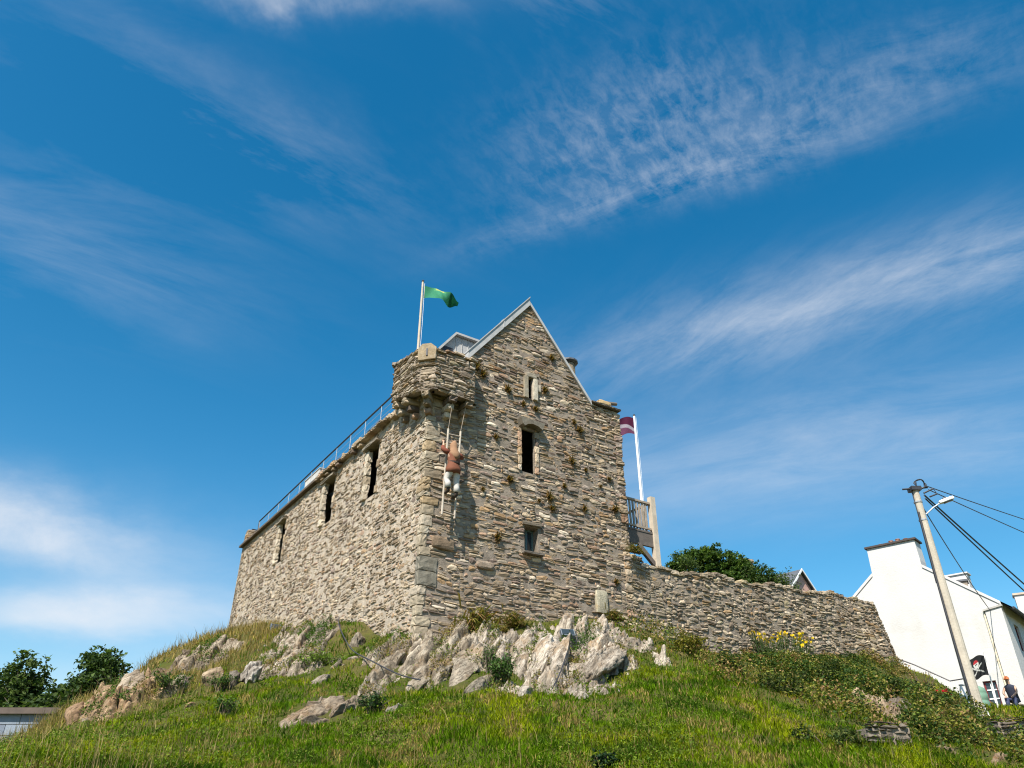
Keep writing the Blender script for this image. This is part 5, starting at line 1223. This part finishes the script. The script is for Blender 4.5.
# bush mass behind the curtain wall
BG = [(.035, .07, .015), (.055, .105, .018), (.08, .14, .025), (.04, .08, .018), (.11, .16, .03)]
def shrub(label, x, y, z0, top, w, seed, n, size=.09, pal=BG, d=None, nl=34, group=None):
    t = thing('shrub', label, 'shrub', (x, y, z0), 0, group); H = top-z0; L = [(a, b, c, r_) for a, b, c, r_ in lump_cloud(seed, nl, w, d or w, H*.3, H-.35, .4, .65)]
    mb = MB(); r = random.Random(seed)
    for q in L[:8]: mb.tube([(q[0]*.1, q[1]*.1, -.2), (q[0]*.5, q[1]*.5, q[2]*.5), q[:3]], [.05, .035, .012], 6)
    mb.build('stems', M_['bark'], t); foliage('crown', t, L, n, size, pal, seed); return t
shrub('largest dark green bush rising above the curtain wall beside the balcony', 9.3, 36.8, 9.5, 13.6, 1.75, 11, 30000, .07)
shrub('rounded dark bush behind the curtain wall beside the stone chimney', 10.9, 37.2, 9.5, 13.2, 1.2, 12, 14000, .075)
shrub('low pale green bush on the curtain wall top next to the balcony post', 7.95, 36.0, 9.4, 12.95, .85, 13, 10000, .065, [(.07, .11, .03), (.10, .14, .04), (.05, .08, .025)])
shrub('low trailing green growth sloping down along the curtain wall top', 11.7, 36.4, 9.4, 12.5, 1.1, 14, 10000, .065, [(.045, .085, .02), (.08, .11, .03), (.03, .06, .015)])
shrub('thin green fringe of growth at the lower end of the wall top bushes', 12.7, 36.6, 9.3, 12.3, .8, 15, 5000, .055, [(.09, .12, .03), (.05, .09, .02)])
# brambles on the rough bank
BR = [(.022, .045, .013), (.04, .07, .016), (.07, .095, .02), (.10, .11, .03)]
OL = [(.09, .095, .022), (.13, .12, .03), (.06, .075, .018), (.16, .12, .045)]
for (x, y, w, h, sd, lab, pal) in (
    (7.0, 26.0, .9, .55, 21, 'dark bramble clump hugging the foot of the curtain wall near the lawn', BR),
    (7.2, 21.6, .75, .5, 22, 'dark leafy bramble hanging over the upper edge of the lawn', BR),
    (9.6, 25.6, 1.0, .75, 23, 'broad glossy bramble mound under the yellow flowers', BR),
    (11.3, 28.6, 1.0, .7, 24, 'olive bramble mound under the bend of the curtain wall', OL),
    (11.6, 25.2, .8, .75, 25, 'dense green bramble beside the twiggy dry bush', BR),
    (13.2, 28.6, .8, .4, 26, 'olive green scrub on the skyline next to the wall end', OL),
    (13.0, 25.0, .6, .45, 27, 'dark green bramble at the foot of the power pole', BR),
    (6.1, 15.9, .8, .4, 28, 'low dark leafed creeper mound beside the dark retaining wall', BR),
    (10.2, 20.6, .6, .5, 29, 'small green bramble over the tan rock ledge', BR),
    (12.4, 22.8, .75, .55, 30, 'brown green scrub clump below the power pole', OL),
    (9.2, 17.6, .55, .35, 31, 'low olive scrub tuft on the bare bank below the tan ledge', OL),
    (5.4, 25.2, .7, .5, 32, 'yellow olive gorse clump at the corner where castle and curtain wall meet', [(.16, .15, .02), (.22, .19, .025), (.10, .11, .02)])):
    z = gz(x, y); t = thing('bramble', lab, 'bramble', (x, y, z-.1)); L = [(a, b, c, r_) for a, b, c, r_ in lump_cloud(sd, 12, w, w*.7, .05, h, .18, .34)]
    mb = MB(); [mb.tube([(q[0]*.2, q[1]*.2, -.1), (q[0]*.6, q[1]*.6, q[2]*.8), q[:3]], [.02, .014, .006], 5) for q in L]; mb.build('stems', M_['bark'], t)
    foliage('leaves', t, L, 3800, .034, pal, sd, .7)
sprigs('dry brown twiggy bush among the brambles left of the power pole', 13.0, 25.9, 1.15, 60, 41, [(.20, .13, .05), (.14, .09, .04), (.10, .09, .03)], .55, None, 14, .028)
sprigs('glossy dark shrub growing in the cleft between the pale rock outcrops', -.28, 20.5, .95, 34, 42, [(.03, .07, .018), (.055, .11, .025), (.09, .15, .035)], .42, None, 40, .045)
sprigs('green leafy weed climbing the pale rock above the glossy dark shrub', -.6, 21.8, .9, 14, 43, [(.06, .10, .03), (.09, .14, .04)], .25, None, 30, .035)
sprigs('small dark shrub poking up at the bottom edge of the lawn', 1.50, 13.9, .30, 20, 44, [(.012, .03, .012), (.02, .045, .015)], .2, None, 50, .035)
sprigs('leafy green bush spreading over the flat slab on the crest slope', -9.1, 22.0, .7, 30, 45, [(.05, .10, .02), (.08, .14, .03)], .7, None, 30, .04)
sprigs('bright green leafy plant growing over the slabs below the side wall', -5.6, 23.2, .5, 40, 46, [(.13, .20, .03), (.18, .24, .04), (.09, .15, .02)], .8, None, 26, .04)
sprigs('dark leafy plant beside the small pale rock in the grass', -2.95, 17.7, .45, 26, 47, [(.02, .045, .015), (.035, .07, .02)], .4, None, 30, .035)
def fern(label, x, y, h, sd): sprigs(label, x, y, h, 26, sd, [(.05, .11, .02), (.09, .15, .03), (.03, .07, .015)], .35, None, 30, .032)
fern('green weed clump at the foot of the narrow dark standing stone', -7.7, 21.6, .45, 48)
fern('dark weed clump in the middle of the slope below the long slab', -6.6, 19.2, .4, 49)
# yellow flowers
for k, (x, y, z, lab) in enumerate(((10.6, 31.5, .38, 'wide clump of yellow daisy flowers against the curtain wall'), (10.75, 29.9, .3, 'single yellow flower head just below the wide flower clump'))):
    t = thing('flowering_plant', lab, 'flowers', (x, y, gz(x, y)-.02)); r = random.Random(60+k); mb = MB(); P = []
    for q in range(85 if k == 0 else 6):
        px = r.uniform(-1.25, 1.25) if k == 0 else r.uniform(-.15, .15); py = r.uniform(-.3, .3)*(1 if k == 0 else .4); h = r.uniform(.75, 1.05)+(.12*math.sin(px*4) if k == 0 else 0)
        mb.tube([(px*.9, py, -.05), (px, py-.03, h)], .010, 4, (.06, .10, .03))
        fl = MB(); R = r.uniform(.05, .08); M = rotm(r.uniform(0, 6), 0, .9+r.uniform(-.3, .3)); c = np.array([px, py-.03, h])
        for a in range(9):
            t0, t1 = a*.698, a*.698+.55; tm = (t0+t1)/2
            V = np.array([(0, 0, 0), (R*.7*math.cos(t0), R*.7*math.sin(t0), .005), (R*math.cos(tm), R*math.sin(tm), .0), (R*.7*math.cos(t1), R*.7*math.sin(t1), .005)]); fl.add(V @ M.T+c, [(0, 1, 2, 3)], (.78, .55, .01))
        V = np.array([(R*.25*math.cos(a), R*.25*math.sin(a), .012) for a in np.linspace(0, 5.4, 7)]); fl.add(V @ M.T+c, [tuple(range(7))], (.6, .33, .01)); fl.build('flower_head', M_['leaf'], t, normals=False)
        for _ in range(12): P.append((px+r.gauss(0, .1), py+r.gauss(0, .1), r.uniform(.02, h*.8)))
    mb.build('stems', M_['leaf'], t); P = np.array(P); rr = np.random.default_rng(k); nn = len(P)
    V, C = leaves(P, .04*rr.uniform(.6, 1.4, nn), np.array(BR)[rr.integers(0, 4, nn)], .4, .5); mesh_np('leaves', V, leaf_faces(nn), C, M_['leaf'], t)
t = thing('flowering_plant', 'small red flowers on the bank in front of the white house railing', 'flowers', (15.6, 29.6, gz(15.6, 29.6))); mb = MB(); r = random.Random(3)
for q in range(16): 
    p = (r.gauss(0, .16), r.gauss(0, .1), r.uniform(.4, .75)); mb.tube([(0, 0, 0), p], .007, 4, (.05, .09, .02)); hd_ = MB(); hd_.block(p, (.09, .09, .07), .4, .15, (.5, .02, .03)); hd_.build('flower_head', M_['leaf'], t)
mb.build('stems', M_['leaf'], t)

# ------------------------------------------------------------------ ground
gx = np.concatenate([[-6000, -2500, -1000, -400, -180, -90, -55], np.arange(-38, 38.01, .22), [55, 90, 180, 400, 1000, 2500, 6000]])
gy = np.concatenate([[-6000, -2500, -1000, -400, -180, -90, -50, -30, -18, -10, -4, 0, 3, 5], np.arange(6, 50.01, .22), [60, 75, 100, 180, 400, 1000, 2500, 6000]])
XX, YY = np.meshgrid(gx, gy); ZZ = ground(XX.ravel(), YY.ravel())
nx_, ny_ = len(gx), len(gy); I = np.arange(nx_*ny_).reshape(ny_, nx_)
F = np.stack([I[:-1, :-1], I[:-1, 1:], I[1:, 1:], I[1:, :-1]], -1).reshape(-1, 4)
hill = mesh_np('hill', np.stack([XX.ravel(), YY.ravel(), ZZ], 1), F, np.ones((nx_*ny_, 3)), M_['soil'], smooth=True)
tag(hill, 'grassy rocky mound rising to the castle and the ground around it', 'hill', kind='structure')

# ------------------------------------------------------------------ light, sky
SUN = Vector((-.24, -.576, .782)).normalized()
EL = math.asin(SUN.z); AZ_ = math.atan2(SUN.x, SUN.y)
l = bpy.data.lights.new('sun', 'SUN'); l.energy = 5.; l.angle = math.radians(.53); l.color = (1, .945, .86)
so = link(bpy.data.objects.new('sun', l)); so.rotation_euler = SUN.to_track_quat('Z', 'Y').to_euler(); so.location = (-10, -24, 33)
W = bpy.data.worlds.new('World'); S.world = W; W.use_nodes = True; t = NT(W.node_tree); bg = t.n['Background']
sky = t.new('ShaderNodeTexSky', sky_type='NISHITA'); sky.sun_disc = False; sky.sun_elevation = EL; sky.sun_rotation = AZ_
sky.air_density = 1.0; sky.dust_density = .7; sky.ozone_density = 1.0; sky.altitude = 10
dirv = t.new('ShaderNodeTexCoord').outputs['Generated']
sx = t.new('ShaderNodeSeparateXYZ'); t.l.new(dirv, sx.inputs[0]); zc = t.math('ADD', t.math('MAXIMUM', sx.outputs[2], 0.), .25)
px, py = t.math('DIVIDE', sx.outputs[0], zc), t.math('DIVIDE', sx.outputs[1], zc)
cv = t.new('ShaderNodeCombineXYZ'); t.l.new(px, cv.inputs[0]); t.l.new(py, cv.inputs[1]); P = cv.outputs[0]
wx = t.math('MULTIPLY', t.math('SUBTRACT', t.noise(P, 4.2, 6., .6), .5), .15); wv = t.new('ShaderNodeCombineXYZ'); t.l.new(t.math('ADD', px, wx), wv.inputs[0]); t.l.new(t.math('SUBTRACT', py, wx), wv.inputs[1])
def band(c, ang, la, lb, pw=1.):
    s_ = t.new('ShaderNodeSeparateXYZ'); t.l.new(wv.outputs[0], s_.inputs[0])
    dx, dy = t.math('SUBTRACT', s_.outputs[0], c[0]), t.math('SUBTRACT', s_.outputs[1], c[1]); ca, sa_ = math.cos(ang), math.sin(ang)
    a = t.math('DIVIDE', t.math('ADD', t.math('MULTIPLY', dx, ca), t.math('MULTIPLY', dy, sa_)), la); b = t.math('DIVIDE', t.math('SUBTRACT', t.math('MULTIPLY', dy, ca), t.math('MULTIPLY', dx, sa_)), lb)
    return t.math('EXPONENT', t.math('MULTIPLY', t.math('ADD', t.math('MULTIPLY', a, a), t.math('MULTIPLY', b, b)), -1.))
def streaks(ang, scale, stretch, detail=7., rough=.6, dist=.4):
    m = t.new('ShaderNodeMapping'); t.l.new(P, m.inputs[0]); m.vector_type = 'TEXTURE'; m.inputs['Rotation'].default_value = (0, 0, ang); m.inputs['Scale'].default_value = (stretch, 1, 1)
    return t.noise(m.outputs[0], scale, detail, rough, dist=dist)
dens = None
def addc(v):
    global dens
    dens = v if dens is None else t.math('ADD', dens, v)
n1 = streaks(-.40, 15., 2.4, 9., .68); n2 = streaks(-.46, 9., 2.8, 9., .68); n3 = streaks(.55, 7., 3.2, 8., .64); nf = streaks(.9, 46., 1.7, 6., .66, .25); nb = t.noise(P, 3.5, 9., .64, dist=.3); nv = streaks(-.9, 20., 3., 7., .68)
c1 = t.rng(n1, .38, .70); c2 = t.rng(n2, .38, .70); c3 = t.rng(n3, .44, .74); cf = t.rng(nf, .42, .72); cb = t.rng(nb, .34, .68); cv_ = t.rng(nv, .36, .70)
mul = lambda *a: a[0] if len(a) == 1 else t.math('MULTIPLY', a[0], mul(*a[1:]))
addc(mul(band((.21, .735), -.40, .22, .032), t.math('ADD', mul(c1, .65), mul(cf, .35)), .40))
addc(mul(band((.16, .66), -.40, .17, .085), t.math('ADD', mul(cf, .75), mul(c1, .3)), .27))
addc(mul(band((.40, .60), -.42, .17, .055), t.math('ADD', mul(c1, .7), mul(cf, .3)), .27))
addc(mul(band((.47, .935), -.44, .38, .065), t.math('ADD', mul(c2, .65), mul(cb, .3)), .27))
addc(mul(band((.40, .99), -.42, .36, .10), t.math('ADD', mul(cv_, .6), mul(cb, .35)), .36))
addc(mul(band((.72, .80), -.43, .20, .07), t.math('ADD', mul(c2, .5), mul(cv_, .4)), .32))
addc(mul(band((.62, 1.28), -.35, .55, .20), t.math('ADD', mul(c2, .5), .35), .36))
addc(mul(band((.25, 1.5), -.2, .5, .2), t.math('ADD', mul(cb, .4), .3), .22))
addc(mul(band((-.33, .66), .6, .24, .09), c3, .24))
addc(mul(band((-.60, .82), .5, .25, .15), c3, .18))
addc(mul(band((-.22, .495), .1, .12, .022), cb, .62))
addc(mul(band((.02, .50), .3, .12, .05), c3, .30))
addc(mul(band((-1.02, 1.89), .237, .32, .115), t.math('ADD', mul(cb, .25), .75), .80))
addc(mul(band((-1.02, 1.49), .94, .24, .12), t.math('ADD', mul(cb, .4), .6), .74))
addc(mul(band((-.85, 1.66), .6, .40, .22), t.math('ADD', mul(cb, .4), .4), .30))
addc(mul(band((-.9, 2.3), .2, .6, .22), t.math('ADD', mul(cb, .3), .5), .50))

hs = t.new('ShaderNodeHueSaturation'); hs.inputs['Hue'].default_value =  .487; hs.inputs['Saturation'].default_value = 1.48; hs.inputs['Value'].default_value = 1.1; t.l.new(sky.outputs[0], hs.inputs['Color'])
cl = t.mix(t.math('MINIMUM', t.math('MAXIMUM', dens, 0.), .92), hs.outputs[0], C4((5.9, 6.0, 6.25)))
t.l.new(cl, bg.inputs['Color']); bg.inputs['Strength'].default_value = .088

# ------------------------------------------------------------------ camera
cam = bpy.data.cameras.new('camera'); cam.sensor_width = 36.; cam.lens = 27.035; cam.clip_end = 20000; cam.clip_start = .1
co = link(bpy.data.objects.new('camera', cam)); co.location = (0, 0, 1.6); co.rotation_euler = (math.radians(120), 0, 0); S.camera = co
S.view_settings.view_transform = 'Standard'; S.view_settings.look = 'None'; S.view_settings.exposure = .8; S.view_settings.gamma = 1.
S.render.resolution_x = 1024; S.render.resolution_y = 768
S.cycles.filter_width = 1.15; S.cycles.max_bounces = 6; S.cycles.diffuse_bounces = 3; S.cycles.transparent_max_bounces = 8
